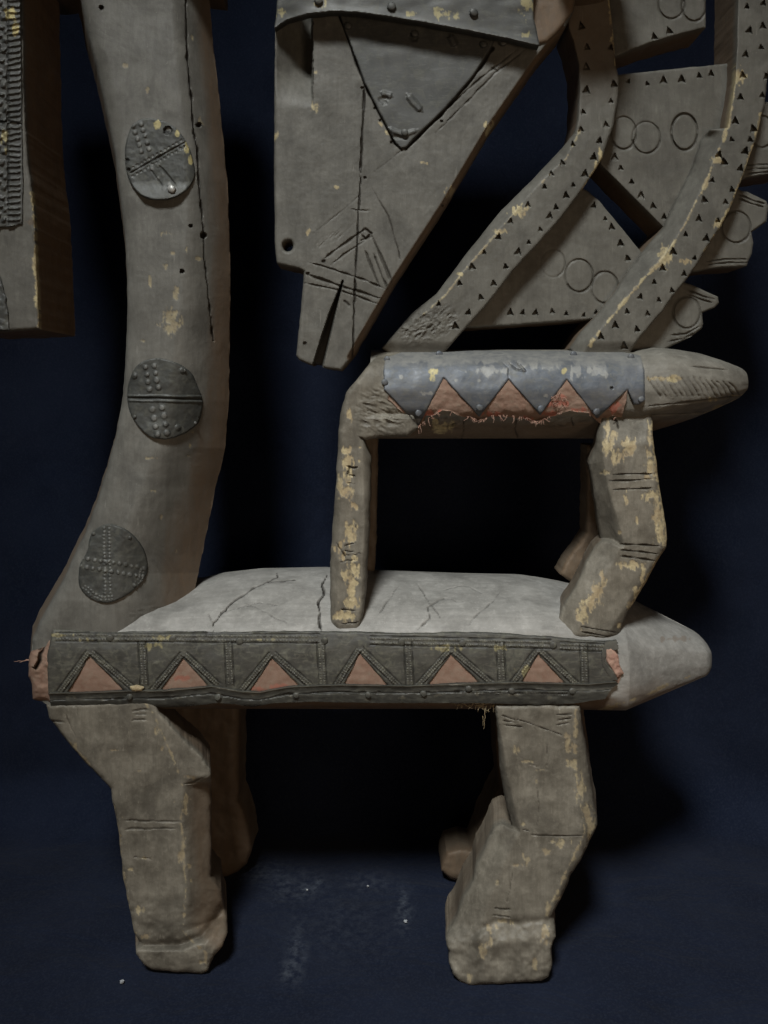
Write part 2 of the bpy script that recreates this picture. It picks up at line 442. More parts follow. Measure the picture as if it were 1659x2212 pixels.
def wood(name, a, b, bare=(.098, .064, .038), ochre=(.50, .43, .25), rot=(0, 0, 0), rough=.62, grain=(60, 60, 9), dust=.25):
    m, nt, bs = nodes_of(name); L = nt.links
    P = geo_vec(nt); G = geo_vec(nt, grain, rot)
    R, Gm, B = masks(nt)[:3]
    big = noise(nt, 45, 6, .62, P); mid = noise(nt, 210, 6, .65, P, .4); gr = noise(nt, 5.0, 7, .68, G, .6); fine = noise(nt, 1500, 3, .6, P)
    c = mix(nt, ramp(nt, big, [(.32, 0.0), (.68, 1.0)]), a, b)
    c = mix(nt, math_(nt, 'MULTIPLY', ramp(nt, gr, [(.42, 0.0), (.66, 1.0)]), .3), c, tuple(x * .55 for x in a))
    c = mix(nt, math_(nt, 'MULTIPLY', ramp(nt, mid, [(.5, 0.0), (.72, 1.0)]), dust), c, tuple(min(1, x * 1.45) for x in b))
    st = noise(nt, 26, 7, .7, P, .7)
    c = mix(nt, math_(nt, 'MULTIPLY', ramp(nt, st, [(.50, 0.0), (.66, 1.0)]), .5), c, tuple(x * .52 for x in a))
    sc1 = noise(nt, 1.0, 4, .6, geo_vec(nt, (700, 700, 70), (0, .35, 0)), .4); sc2 = noise(nt, 1.0, 4, .6, geo_vec(nt, (60, 300, 620), (0, -.5, 0)), .4)
    sm_ = ramp(nt, noise(nt, 60, 4, .6, P), [(.48, 0.0), (.62, 1.0)])
    c = mix(nt, math_(nt, 'MULTIPLY', math_(nt, 'MULTIPLY', ramp(nt, sc1, [(.62, 0.0), (.70, 1.0)]), sm_), .35), c, tuple(min(1, x * 1.7) for x in b))
    c = mix(nt, math_(nt, 'MULTIPLY', ramp(nt, sc2, [(.66, 0.0), (.74, 1.0)]), .12), c, tuple(x * .4 for x in a))
    c = mix(nt, math_(nt, 'MULTIPLY', ramp(nt, noise(nt, 640, 3, .6, P), [(.66, 0.0), (.76, 1.0)]), .3), c, tuple(min(1, x * 1.8) for x in b))
    bb = mix(nt, ramp(nt, gr, [(.3, 0.0), (.7, 1.0)]), bare, tuple(x * 1.6 for x in bare))
    c = mix(nt, math_(nt, 'MULTIPLY', B, ramp(nt, mid, [(.25, .72), (.6, 1.0)])), c, bb)
    oc = mix(nt, ramp(nt, noise(nt, 420, 4, .6, P), [(.35, 0.0), (.65, 1.0)]), ochre, tuple(x * .6 for x in ochre))
    oc = mix(nt, ramp(nt, noise(nt, 70, 4, .6, P), [(.4, 0.0), (.62, .85)]), oc, (ochre[0] * .55, ochre[1] * .5, ochre[2] * .5))
    c = mix(nt, math_(nt, 'MULTIPLY', R, ramp(nt, noise(nt, 260, 6, .7, geo_vec(nt, (1, 1, .5))), [(.30, .0), (.48, .95)])), c, oc)
    c = mix(nt, Gm, c, (.012, .009, .006))
    c = mix(nt, math_(nt, 'MULTIPLY', ramp(nt, fine, [(.35, 1.0), (.6, 0.0)]), .10), c, (.05, .04, .03))
    L.new(c, bs.inputs['Base Color'])
    L.new(math_(nt, 'ADD', math_(nt, 'MULTIPLY', st, .7), math_(nt, 'ADD', math_(nt, 'MULTIPLY', mid, .2), rough - .48)), bs.inputs['Roughness'])
    bs.inputs['Specular IOR Level'].default_value = .32
    n1 = bump(nt, gr, .15, .0005); n2 = bump(nt, mid, .3, .0007, n1); n3 = bump(nt, fine, .15, .0002, n2)
    L.new(n3, bs.inputs['Normal'])
    return m

def sheet(name, a, b, metal=.25, rough=.5, tarnish=(.085, .086, .07), light=(.30, .31, .30), lf=.3, och=(.42, .36, .16)):
    m, nt, bs = nodes_of(name); L = nt.links
    P = geo_vec(nt); R, Gm, B = masks(nt)[:3]
    big = noise(nt, 55, 5, .6, P); mid = noise(nt, 190, 6, .68, P, .8); fine = noise(nt, 1300, 3, .6, P); scr = noise(nt, 3.5, 5, .7, geo_vec(nt, (40, 40, 160)), .3)
    c = mix(nt, ramp(nt, big, [(.33, 0.0), (.67, 1.0)]), a, b)
    c = mix(nt, math_(nt, 'MULTIPLY', ramp(nt, mid, [(.48, 0.0), (.66, 1.0)]), .55), c, tarnish)
    c = mix(nt, math_(nt, 'MULTIPLY', ramp(nt, scr, [(.52, 0.0), (.72, 1.0)]), lf), c, light)
    c = mix(nt, math_(nt, 'MULTIPLY', B, ramp(nt, mid, [(.3, .4), (.6, 1.0)])), c, light)
    c = mix(nt, math_(nt, 'MULTIPLY', R, ramp(nt, noise(nt, 330, 5, .7, P), [(.3, .1), (.5, .95)])), c, och)
    c = mix(nt, Gm, c, (.008, .008, .007))
    L.new(c, bs.inputs['Base Color']); bs.inputs['Metallic'].default_value = metal
    L.new(math_(nt, 'ADD', math_(nt, 'MULTIPLY', mid, .35), rough - .15), bs.inputs['Roughness'])
    n1 = bump(nt, mid, .14, .0006); n2 = bump(nt, fine, .15, .0002, n1); L.new(n2, bs.inputs['Normal'])
    return m

WOOD = wood('patinated_wood', (.078, .076, .067), (.130, .127, .113))
WOODN = wood('neck_wood', (.090, .088, .079), (.150, .148, .134), dust=.12)
WOODT = wood('body_top_wood', (.180, .178, .166), (.285, .281, .266), grain=(9, 60, 60), dust=.3)
LEGW = wood('leg_wood', (.084, .076, .061), (.196, .182, .150), ochre=(.52, .44, .265), dust=.3)
MANEW = wood('mane_wood', (.084, .081, .070), (.132, .129, .113), dust=.15)
SMALLW = wood('small_body_wood', (.135, .128, .110), (.225, .217, .190), grain=(9, 60, 60))
METAL = sheet('dark_sheet_metal', (.042, .044, .042), (.066, .067, .064), metal=.25, rough=.54, lf=.12)
BLUEM = sheet('blue_grey_sheet_metal', (.062, .074, .092), (.108, .116, .130), metal=.35, rough=.55, light=(.25, .25, .235), lf=.22, tarnish=(.13, .13, .115))
BAND = sheet('tooled_dark_band', (.027, .027, .024), (.052, .051, .043), metal=.0, rough=.6, tarnish=(.105, .105, .078), light=(.2, .19, .15), lf=.3)
STRIP = sheet('black_edge_strip', (.028, .028, .025), (.055, .055, .048), metal=.0, rough=.55, light=(.14, .13, .1), lf=.25)

def fabric(name, a, b, sc=900):
    m, nt, bs = nodes_of(name); P = geo_vec(nt); R, Gm, B = masks(nt)[:3]
    c = mix(nt, ramp(nt, noise(nt, 120, 5, .65, P), [(.35, 0.0), (.65, 1.0)]), a, b)
    c = mix(nt, math_(nt, 'MULTIPLY', ramp(nt, noise(nt, 300, 4, .6, P), [(.5, 0.0), (.7, 1.0)]), .4), c, (.2, .17, .13))
    c = mix(nt, R, c, (.30, .11, .08)); c = mix(nt, Gm, c, (.012, .009, .007))
    nt.links.new(c, bs.inputs['Base Color']); bs.inputs['Roughness'].default_value = .85; bs.inputs['Specular IOR Level'].default_value = .15
    nt.links.new(bump(nt, noise(nt, sc, 3, .6, P), .4, .0003), bs.inputs['Normal']); return m
REDC = fabric('faded_red_cloth', (.175, .108, .080), (.225, .155, .120))
PINKT = fabric('pink_thread', (.24, .135, .105), (.34, .22, .17))

def backdrop_mat():
    m, nt, bs = nodes_of('navy_cloth'); L = nt.links; P = geo_vec(nt)
    c = mix(nt, ramp(nt, noise(nt, 14, 4, .6, P), [(.35, 0.0), (.65, 1.0)]), (.0056, .0085, .0185), (.0084, .0122, .0250))
    c = mix(nt, math_(nt, 'MULTIPLY', ramp(nt, noise(nt, 700, 2, .5, P), [(.45, 0.0), (.75, 1.0)]), .55), c, (.017, .022, .037))
    R, Gm, B = masks(nt)[:3]
    c = mix(nt, math_(nt, 'MULTIPLY', R, ramp(nt, noise(nt, 160, 5, .7, P), [(.42, 0.0), (.75, 1.0)])), c, (.14, .16, .19))
    L.new(c, bs.inputs['Base Color']); bs.inputs['Roughness'].default_value = .95; bs.inputs['Specular IOR Level'].default_value = .05
    bs.inputs['Sheen Weight'].default_value = .04
    n1 = bump(nt, noise(nt, 1800, 2, .5, P), .5, .0003); n2 = bump(nt, noise(nt, 16, 5, .55, geo_vec(nt, (1, 1.6, .7), (0, .3, 0)), .5), .55, .010, n1)
    L.new(n2, bs.inputs['Normal']); return m

# ------------------------------------------------------------------ setting: one navy cloth, floor sweeping up into the wall
def build_backdrop():
    WALL, R = 700.0, 160.0
    path = [(d, 0.0) for d in np.arange(-1500, WALL - R, 14.0)]
    path += [(WALL - R + R * math.sin(a), R - R * math.cos(a)) for a in np.linspace(0, math.pi / 2, 40)]
    path += [(WALL, h) for h in np.arange(R + 14, 3600, 24.0)]
    path = np.array(path); xs = np.arange(-1900, 3500, 16.0)
    Xg, dg = np.meshgrid(xs, path[:, 0]); _, hg = np.meshgrid(xs, path[:, 1])
    k = smooth(0, 300, hg)
    dg = dg + k * (26 * fbm(Xg / 420, hg / 1500, 3, 2)) + 0
    hg = hg - 1.0 - 2.0 + (1 - k) * smooth(430, 900, dg) * 5 * fbm(Xg / 260, dg / 200, 3, 4)
    V = np.stack([(Xg - 830) * S, dg * S, hg * S], 2)
    Ys = FL - hg; sc = D / (D + dg); sx = VX + (Xg - VX) * sc; sy = VY + (Ys - VY) * sc
    M = np.zeros(Xg.shape + (3,))
    # powder smudges lying on the floor cloth
    for cx, cy, rx, ry, v in ((640, 1915, 70, 40, .22), (560, 1885, 60, 26, .3), (800, 1905, 60, 24, .2), (872, 1965, 16, 46, .5), (640, 2060, 15, 60, .5), (622, 2100, 18, 26, .45), (740, 2000, 140, 90, .1), (664, 1922, 16, 8, .7), (690, 1905, 10, 14, .4)):
        q = np.exp(-(((sx - cx) / rx) ** 2 + ((sy - cy) / ry) ** 2)); M[..., 0] = np.maximum(M[..., 0], v * q * (dg < 700))
    n, m = Xg.shape; I = np.arange(n * m).reshape(n, m)
    Q = np.stack([I[:-1, :-1], I[:-1, 1:], I[1:, 1:], I[1:, :-1]], 2).reshape(-1, 4)
    o = make_mesh('backdrop', V.reshape(-1, 3), Q, [], M.reshape(-1, 3), backdrop_mat(), None, None)
    o['kind'] = 'structure'
build_backdrop()

# ------------------------------------------------------------------ the sculpture
root = bpy.data.objects.new('antelope_sculpture', None); COL.objects.link(root)
root.location = unit(800, FL, 200); root.empty_display_size = .02
root['label'] = 'carved wooden antelope headdress with a small antelope standing on its back'
root['category'] = 'sculpture'

# stud / nail head mesh shared by all of them
def dome_mesh(name, r, h, mat, rings=4, seg=14):
    V = []; Q = []
    for i in range(rings):
        a = (i / rings) * math.pi / 2
        for k in range(seg):
            b = 2 * math.pi * k / seg; rr = r * math.cos(a) * (1 + .06 * math.sin(b * 2 + 1))
            V.append((rr * math.cos(b) * S, -h * math.sin(a) * S, rr * math.sin(b) * S))
    V.append((0, -h * S, 0))
    for k in range(seg): V.append((r * math.cos(2 * math.pi * k / seg) * S, 3 * S, r * math.sin(2 * math.pi * k / seg) * S))
    for i in range(rings - 1):
        for k in range(seg): Q.append((i * seg + k, (i + 1) * seg + k, (i + 1) * seg + (k + 1) % seg, i * seg + (k + 1) % seg))
    t = rings * seg; ex = [((rings - 1) * seg + k, t, (rings - 1) * seg + (k + 1) % seg) for k in range(seg)]
    for k in range(seg): Q.append((t + 1 + k, k, (k + 1) % seg, t + 1 + (k + 1) % seg))
    o = make_mesh(name, np.array(V), np.array(Q), ex, None, mat, None, None); me = o.data; bpy.data.objects.remove(o); return me
STUD = dome_mesh('stud', 8.5, 3.5, METAL); STUDL = dome_mesh('stud', 8.5, 2.6, BAND); STUDB = dome_mesh('stud', 8, 2.6, BLUEM); STUDW = dome_mesh('nail', 7, 4, sheet('bright_nail', (.3, .3, .29), (.42, .42, .4), metal=.5)); STUDD = dome_mesh('stud', 8, 3, STRIP)
def stud(me, px, py, d, parent, sc=1.0, name='stud'):
    o = bpy.data.objects.new(name, me); COL.objects.link(o)
    o.location = at(px, py, d); o.scale = (sc, sc, sc)
    o.rotation_euler = (random.uniform(-.2, .2), random.uniform(-3, 3), random.uniform(-.2, .2))
    o.parent = parent
    if parent.parent is not None: o.matrix_parent_inverse = Matrix.Identity(4)
    return o

# ---- large body
PB = catmull([(60, 1548), (18, 1535), (2, 1500), (-2, 1440), (6, 1385), (20, 1358), (60, 1328), (130, 1297), (230, 1280), (330, 1298), (405, 1370), (425, 1460), (405, 1535), (340, 1552), (200, 1556)])
band_base = depth_of(PB, 0, 24 * 8)
PBr = resample(PB, lambda d, y: d < 345 and y < 1552, 2.3)
def tf_body(x, d, y):
    t = max(0.0, (x - 1360) / 255.0)
    e = max(0.0, min(1.0, (x - 1150) / 210.0)); e = e * e * (3 - 2 * e)
    f = (1 - .12 * e) * (1 - .73 * min(t, 1)); yc = 1420 + 18 * e + 38 * min(t, 1)
    cap = math.sqrt(max(0.0, 1 - max(0.0, (t - .86) / .14) ** 2)) * .97 + .03
    f *= cap
    l = max(0.0, (130 - x) / 40.0); f *= 1 - .16 * min(1, l) ** 2
    fd = (1 - .74 * min(t, 1)) * cap * (1 - .1 * min(1, l) ** 2)
    ft = float(np.interp(x, [374, 431, 522, 682, 830, 1024, 1194, 1308, 1360], [.80, .90, .975, 1.0, .94, .885, .86, .90, 1.0]))
    y = y + (1420 - np.minimum(y, 1420)) * (1 - ft) * smooth(20, 120, d)
    return 213 + (d - 213) * fd, yc + (y - 1420) * f
xs = np.concatenate([np.arange(96, 1580, 2.5), np.arange(1580, 1612, 1.5), [1612, 1613.4, 1614.4, 1615]])
b = Loft(PBr, xs, tf_body)
b.Z += 2.2 * fbm(b.X / 70, b.Y / 40, 4, 3) + .3 * fbm(b.X / 14, b.Y / 10, 3, 9)
for pts, wd, dp in (([(461, 1366), (462, 1346), (480, 1322), (512, 1294), (548, 1271), (575, 1258), (640, 1251)], 2.6, 6),
                    ([(708, 1240), (697, 1262), (700, 1285), (688, 1300), (692, 1325), (690, 1345), (698, 1366)], 3.2, 8),
                    ([(462, 1346), (448, 1322)], 1.6, 3), ([(480, 1322), (560, 1300), (610, 1310)], 1.4, 2.5),
                    ([(575, 1258), (600, 1245), (598, 1236)], 2.0, 4),
                    ([(530, 1300), (580, 1325), (625, 1350)], 1.4, 2.5), ([(815, 1330), (845, 1290), (862, 1265)], 1.6, 3),
                    ([(900, 1360), (930, 1335), (925, 1310), (960, 1290), (1000, 1300)], 1.8, 3.5), ([(1010, 1355), (1030, 1325), (1065, 1300), (1080, 1280)], 1.6, 3),
                    ([(900, 1260), (930, 1300), (955, 1340)], 1.3, 2), ([(1040, 1280), (1000, 1262), (960, 1275)], 1.3, 2)):
    b.groove(pts, wd, dp, .85 if wd > 1.9 else .35, wob=3)
b.groove([(510, 1372), (530, 1378), (600, 1374), (670, 1370)], 3, 5, .9, wob=1)
b.fleck(1450, 1380, 50, 8, 3, .3, 2, .4); b.edgewear([(1300, 1535), (1380, 1508), (1500, 1458)], 9, 4, .25, .7)
b.M[..., 2] = np.maximum(b.M[..., 2], smooth(1450, 1520, b.Y + 14 * fbm(b.X / 30, b.Y / 20, 3, 2)) * smooth(1300, 1400, b.X) * .6)
b.M[..., 2] = np.maximum(b.M[..., 2], smooth(1500, 1512, b.P[..., 2]) * smooth(1400, 1290, b.P[..., 0]) * .95); b.mark((slice(None), slice(None)), 1, .4 * smooth(1500, 1512, b.P[..., 2]) * smooth(1400, 1290, b.P[..., 0]))
b.scallop(1.1, 70, 40, 3)
body = b.build('body', WOODT, root)

# ---- tooled band on the flank
tri = [cv(7, [(315, 392), (437, 205), (632, 384)]), cv(7, [(765, 384), (893, 215), (1038, 362)]), cv(7, [(1195, 388), (1325, 215), (1485, 364)]),
       [(733, 1494), (778, 1412), (852, 1490)], cv(8, [(68, 416), (192, 265), (352, 410)]), cv(8, [(500, 412), (597, 265), (748, 416)])]
top = [(1338, 1388), (1250, 1382), (1195, 1376), (1050, 1366), (880, 1368), (690, 1364), (520, 1366), (350, 1364), (230, 1366), (114, 1357)]
bot = [(102, 1420), (105, 1500)]
for t in tri: bot += [(t[0][0], t[0][1] + 6), t[1], (t[2][0], t[2][1] + 6)]
bot += [(1322, 1482), (1330, 1455), (1318, 1430), (1312, 1405)]
r = Relief(top + bot, d0=-6, res=1.6, jit=1.2, base=band_base)
r.Z += 2.0 * fbm(r.X / 40, r.Y / 30, 3, 21)
def rows(r, a, b2, off, sp=5.4, rad=2.4, h=2.0, n=2):
    L = math.hypot(b2[0] - a[0], b2[1] - a[1]); ux, uy = (b2[0] - a[0]) / L, (b2[1] - a[1]) / L
    for q in range(n):
        o = (q - (n - 1) / 2) * off
        r.groove([(a[0] - uy * o * 2.2, a[1] + ux * o * 2.2), (b2[0] - uy * o * 2.2, b2[1] + ux * o * 2.2)], 2.0, 1.8, .5, taper=False)
        for k in range(int(L / sp)):
            x = a[0] + ux * (k + .5) * sp - uy * o; y = a[1] + uy * (k + .5) * sp + ux * o
            r.boss(x + random.uniform(-.5, .5), y + random.uniform(-.5, .5), rad * random.uniform(.8, 1.1), h * random.uniform(.7, 1.2), random.uniform(.1, .6))
for t in tri:
    (x0, y0), (xa, ya), (x1, y1) = t
    rows(r, (xa - 2, ya - 9), (x0 - 12, y0 - 4), 6); rows(r, (xa + 3, ya - 9), (x1 + 12, y1 - 6), 6)
mid = [(tri[i][2][0] + tri[i + 1][0][0]) / 2 for i in range(5)]
for x in mid: rows(r, (x - 3, 1388), (x + 2, 1484), 8)
rows(r, (1262, 1392), (1264, 1478), 8)
rows(r, (120, 1376), (690, 1380), 9, sp=7); rows(r, (800, 1384), (1190, 1392), 9, sp=5); rows(r, (1210, 1396), (1310, 1400), 8, sp=6)
for (cx, cy, a, c) in ((330, 1395, 26, 12), (350, 1378, 30, 7), (200, 1384, 30, 8), (560, 1382, 30, 6), (960, 1400, 40, 10), (1080, 1400, 30, 8), (1130, 1450, 20, 20), (130, 1372, 30, 5)): r.fleck(cx, cy, a, c, int(cx), .35, 0, .4)
r.edge(4, 2.5)
band = r.build('side_band', BAND, root, thick=5, rings=1, side=(0, .35, 0), back=False)
for (x, y) in ((238, 1378), (374, 1381), (518, 1386), (701, 1384), (868, 1388), (1000, 1389), (1195, 1394)):
    stud(STUDL, x, y, float(band_base(x, y)) - 7, band, .95)
# red cloth under the band
r = Relief([(104, 1400), (112, 1372), (700, 1374), (1300, 1392), (1322, 1396), (1330, 1420), (1344, 1448), (1338, 1474), (1300, 1490), (700, 1505), (110, 1510)], d0=-1.5, res=2.6, jit=2.5, base=band_base)
r.Z += .8 * fbm(r.X / 25, r.Y / 9, 3, 31)
for (x, y) in ((600, 1484), (560, 1490), (1335, 1450), (400, 1465)): r.fleck(x, y, 40, 10, x, .4, 0, .6)
lining = r.build('cloth_lining', REDC, root, thick=4, rings=1, side=(0, 0, 0), back=False)
r = Relief(cv(7, [(238, 128), (215, 150), (180, 170), (150, 180), (138, 215), (140, 300), (158, 340), (162, 415), (230, 425), (245, 440), (262, 440), (258, 120)]), d0=-4, res=1.8, jit=3, base=band_base)
r.Z += 4 * fbm(r.X / 14, r.Y / 14, 3, 41); r.edge(14, 16)
r.groove(cv(7, [(232, 130), (200, 190), (190, 230), (175, 260), (160, 255)]), 5, 9, 1.0, wob=3); r.fleck(85, 1395, 14, 12, 3, .1, 1, .9)
r.build('torn_cloth', REDC, lining, thick=10, rings=2, side=(0, .2, 0), back=False)
r = Relief(cv(8, [(905, 240), (935, 235), (968, 270), (970, 310), (990, 350), (960, 375), (935, 330), (910, 290)]), d0=-9, res=1.6, jit=2.5, base=band_base)
r.Z += 3 * fbm(r.X / 10, r.Y / 10, 3, 42); r.edge(6, 4)
r.build('torn_cloth', PINKT, lining, thick=8, rings=1, side=(0, .2, 0), back=False)
r = Relief(cv(8, [(905, 205), (960, 200), (972, 240), (940, 245), (910, 260), (900, 300), (940, 345), (965, 380), (940, 385), (895, 320), (888, 260)]), d0=-7.5, res=1.6, jit=3, base=band_base)
r.build('band_edge', STRIP, band, thick=6, rings=1, side=(0, .5, 0), back=False)
# lower edge strip
st = cv(7, [(240, 385), (400, 384), (640, 374), (800, 374), (930, 362), (1030, 352), (1100, 362), (1180, 378), (1260, 382), (1330, 368), (1400, 355), (1640, 345)]) + cv(8, [(0, 412), (250, 402), (500, 396), (700, 402), (830, 404), (957, 392), (968, 398), (940, 420), (905, 470), (760, 492), (600, 497), (300, 490), (0, 490)]) + cv(7, [(1640, 428), (1500, 425), (1330, 432), (1230, 452), (1150, 437), (1050, 432), (900, 450), (700, 456), (500, 462), (250, 468)])
r = Relief(st, d0=-11, res=1.7, jit=.8, base=band_base)
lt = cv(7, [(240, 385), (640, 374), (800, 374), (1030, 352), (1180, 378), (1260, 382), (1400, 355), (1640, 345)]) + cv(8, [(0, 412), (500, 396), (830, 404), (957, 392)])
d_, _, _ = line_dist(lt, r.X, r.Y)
r.Z += -5 * np.exp(-d_ / 4) + 1.5 * fbm(r.X / 30, r.Y / 10, 3, 23) - 2.5 * smooth(10, 18, d_)
r.groove([(p[0], p[1] + 15) for p in lt], 2.5, 3, .6, wob=1)
rows(r, (985, 1496), (1225, 1499), 1, sp=6, n=1, h=1.8)
for k in range(14): r.fleck(150 + k * 80, 1505 + 6 * math.sin(k), 18, 6, k, .45, 2, .6)
m_ = np.exp(-d_ / 1.8); r.M[..., 2] = np.maximum(r.M[..., 2], .9 * m_)  # highlight on the lifted top edge painted as a light line
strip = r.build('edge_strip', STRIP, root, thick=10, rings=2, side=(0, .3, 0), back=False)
for (x, y) in ((280, 1506), (471, 1506), (640, 1503), (795, 1502), (915, 1499), (1013, 1488), (1106, 1493), (1237, 1493)): stud(STUDD, x, y, float(band_base(x, y)) - 14, strip, .9)
r = Relief(cv(7, [(632, 352), (665, 345), (700, 360), (692, 376), (660, 378), (640, 370)]), d0=-17, res=1.5, jit=1.5, base=band_base); r.edge(6, 4); r.M[..., 0] = 1; r.build('paint_chip', LEGW, strip, thick=6, rings=1, side=(1, 0, 0), back=False)

# ---- large neck
NL = [(150, -110), (163, -50)] + cv(1, [(520, 0), (560, 200), (620, 430), (690, 760), (740, 1000), (775, 1300), (800, 1500), (812, 1700), (816, 1900)]) + cv(4, [(812, 150), (805, 300), (795, 480), (780, 620), (740, 830), (690, 1020), (620, 1250), (560, 1420), (480, 1590), (400, 1760), (320, 1900), (250, 2030), (212, 2130)])
NR = cv(1, [(1335, -150), (1340, 0), (1360, 250), (1400, 600), (1430, 900), (1455, 1150), (1470, 1500), (1475, 1900)]) + cv(4, [(1472, 200), (1470, 300), (1465, 600), (1440, 900), (1420, 1000), (1380, 1150), (1340, 1350), (1310, 1500), (1270, 1700)])
nl = np.array(NL); nr = np.array(NR)
NLOOP = NL + [(68, 1412), (66, 1460), (74, 1502), (102, 1522), (160, 1515), (190, 1430), (330, 1425), (412, 1330)] + NR[::-1]
def neck_depth(X, Y):
    xr = np.interp(Y, nr[:, 1], nr[:, 0]); xl = np.interp(Y, nl[:, 1], nl[:, 0])
    R = np.interp(Y, [0, 500, 900, 1200], [85, 95, 140, 190]); A = np.interp(Y, [0, 600, 1200], [95, 105, 166])
    u = np.clip(1 - (xr - X) / R, 0, 1); v = np.clip(1 - (X - xl) / 34, 0, 1)
    return 22 + A * u ** 1.6 + 20 * (1 - np.sqrt(np.clip(1 - v * v, 0, 1))) + np.interp(Y, [0, 1000, 1300], [28, 14, -13])
r = Relief(NLOOP, res=2.2, jit=1.6, base=neck_depth)
r.grain(.8, math.pi / 2, 4)
crack = cv(1, [(1190, -40), (1192, 120), (1200, 400), (1225, 640), (1240, 850), (1262, 960), (1272, 1150), (1300, 1450), (1308, 1650), (1330, 1850), (1345, 2000), (1365, 2183)])
r.groove(crack, 2.8, 8, 1.0, wob=1.5, taper=False)
for h in cv(1, [(650, 50, 5.5), (1272, 800, 6.5), (1220, 1445, 4.5), (1302, 1507, 8), (1165, 1735, 5.5)]): r.hole(h[0], h[1], h[2])
for f in cv(1, [(1070, 1700, 7, 18), (1125, 1870, 9, 20), (1090, 2050, 26, 34), (1055, 1495, 16, 9), (940, 585, 5, 14), (1110, 1620, 10, 5), (1290, 780, 7, 14), (1270, 1655, 8, 5), (960, 1800, 5, 14), (1230, 240, 5, 12), (810, 420, 10, 6), (1190, 1600, 8, 8)]) + cv(4, [(1100, 100, 24, 30), (985, 1175, 14, 5), (910, 215, 9, 4), (965, 965, 12, 5), (1205, 950, 6, 5), (1215, 870, 4, 12), (1035, 1345, 5, 8), (1130, 1560, 4, 10), (1230, 800, 7, 5)]):
    r.fleck(f[0], f[1], f[2], f[3], int(f[0] * 3) % 50, .34, 0, .55, sc=6, chip=.8)
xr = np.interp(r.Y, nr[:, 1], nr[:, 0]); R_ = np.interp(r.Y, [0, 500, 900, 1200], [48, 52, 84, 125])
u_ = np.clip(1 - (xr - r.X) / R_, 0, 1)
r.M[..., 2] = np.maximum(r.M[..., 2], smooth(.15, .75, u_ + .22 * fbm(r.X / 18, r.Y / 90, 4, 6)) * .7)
r.rough(330, 1330, 60, 30, 1.5, 8, 4)
r.scallop(.9, 60, 110, 5)
neck = r.build('neck', WOODN, root, thick=110, rings=3, side=(0, 0, .6), wob=.4, ray=1.0)

# ---- three metal discs nailed to the neck
DISCM = sheet('black_disc_metal', (.030, .032, .030), (.052, .055, .051), metal=.15, rough=.56, lf=.1, light=(.2, .2, .19))
def disc(loop, feats, d0=-5, lift=None, flecks=()):
    r = Relief(round_loop(loop, 2), d0=d0, res=1.4, jit=1.0, base=neck_depth)
    r.Z += 1.3 * fbm(r.X / 16, r.Y / 16, 3, 51)
    if lift is not None: r.Z += lift(r.X, r.Y)
    feats(r)
    for f in flecks: r.fleck(*f)
    r.edge(3, 2)
    return r.build('metal_disc', DISCM, root, thick=5, rings=1, side=(0, .4, 0), back=False)
def pair_row(r, a, b2, n, off, rad, h):
    L = math.hypot(b2[0] - a[0], b2[1] - a[1]); ux, uy = (b2[0] - a[0]) / L, (b2[1] - a[1]) / L
    for k in range(n):
        for o in (-off / 2, off / 2):
            jx, jy = random.uniform(-.8, .8), random.uniform(-.8, .8)
            r.boss(a[0] + ux * L * k / (n - 1) - uy * o + jx, a[1] + uy * L * k / (n - 1) + ux * o + jy, rad * random.uniform(.85, 1.15), h * random.uniform(.4, .65), random.uniform(.15, .6))
def f1(r):
    a, b2, c, d = cv(1, [(878, 800), (930, 960), (960, 1010), (1065, 1190)])
    pair_row(r, a, b2, 5, 17, 5, 4); pair_row(r, c, d, 4, 15, 5, 1.5)
    p, q = cv(1, [(840, 1105), (1195, 905)])
    r.groove([p, q], 3, 3, .35, taper=False)
    pair_row(r, p, q, 15, 15, 3.0, -3.5)
    g = cv(1, [(1010, 1050), (1130, 1190), (960, 1080), (1040, 1190)])
    r.groove(g[:2], 4, 3, .3); r.groove(g[2:], 3, 2, .3)
    h = cv(1, [(1075, 835)])[0]; r.hole(h[0], h[1], 11, 6, .9)
    for q in cv(1, [(815, 1025), (825, 1085)]): r.hole(q[0], q[1], 5, 5, .9)
fl = [tuple(f) + (k, .2, 0, .8) for k, f in enumerate(cv(1, [(1010, 795, 12, 9), (1130, 855, 7, 10), (1200, 950, 7, 20), (1215, 1010, 6, 14)]))]
d1 = disc(cv(1, [(860, 780), (930, 755), (1010, 758), (1110, 800), (1180, 880), (1225, 980), (1250, 1090), (1240, 1160), (1180, 1230), (1090, 1275), (980, 1280), (900, 1250), (850, 1190), (815, 1130), (800, 1040), (800, 950), (820, 850)]), f1, d0=-5, lift=lambda X, Y: -12 * smooth(390, 432, Y) - 4 * smooth(330, 270, X), flecks=fl)
n_ = cv(1, [(1098, 1210)])[0]; stud(STUDW, n_[0], n_[1], float(neck_depth(np.array(n_[0]), np.array(n_[1]))) - 15, d1, 1.35, 'nail')
def f2(r):
    for y in (565, 598):
        g = cv(4, [(815, y), (960, y + 2), (1300, y + 8)]); r.groove(g, 3.0, -2.2, 0, taper=False)
    g = cv(4, [(815, 580), (960, 582), (1300, 590)]); r.groove(g, 2.0, 2.5, .6, taper=False)
    a, b2, c, d = cv(4, [(958, 380), (985, 520), (1005, 650), (1040, 810)])
    pair_row(r, a, b2, 4, 19, 6, 5); pair_row(r, c, d, 4, 22, 6.5, 5)
    g = cv(4, [(860, 440), (1170, 405), (1140, 770)])
    for q in g: r.boss(q[0], q[1], 7, 3)
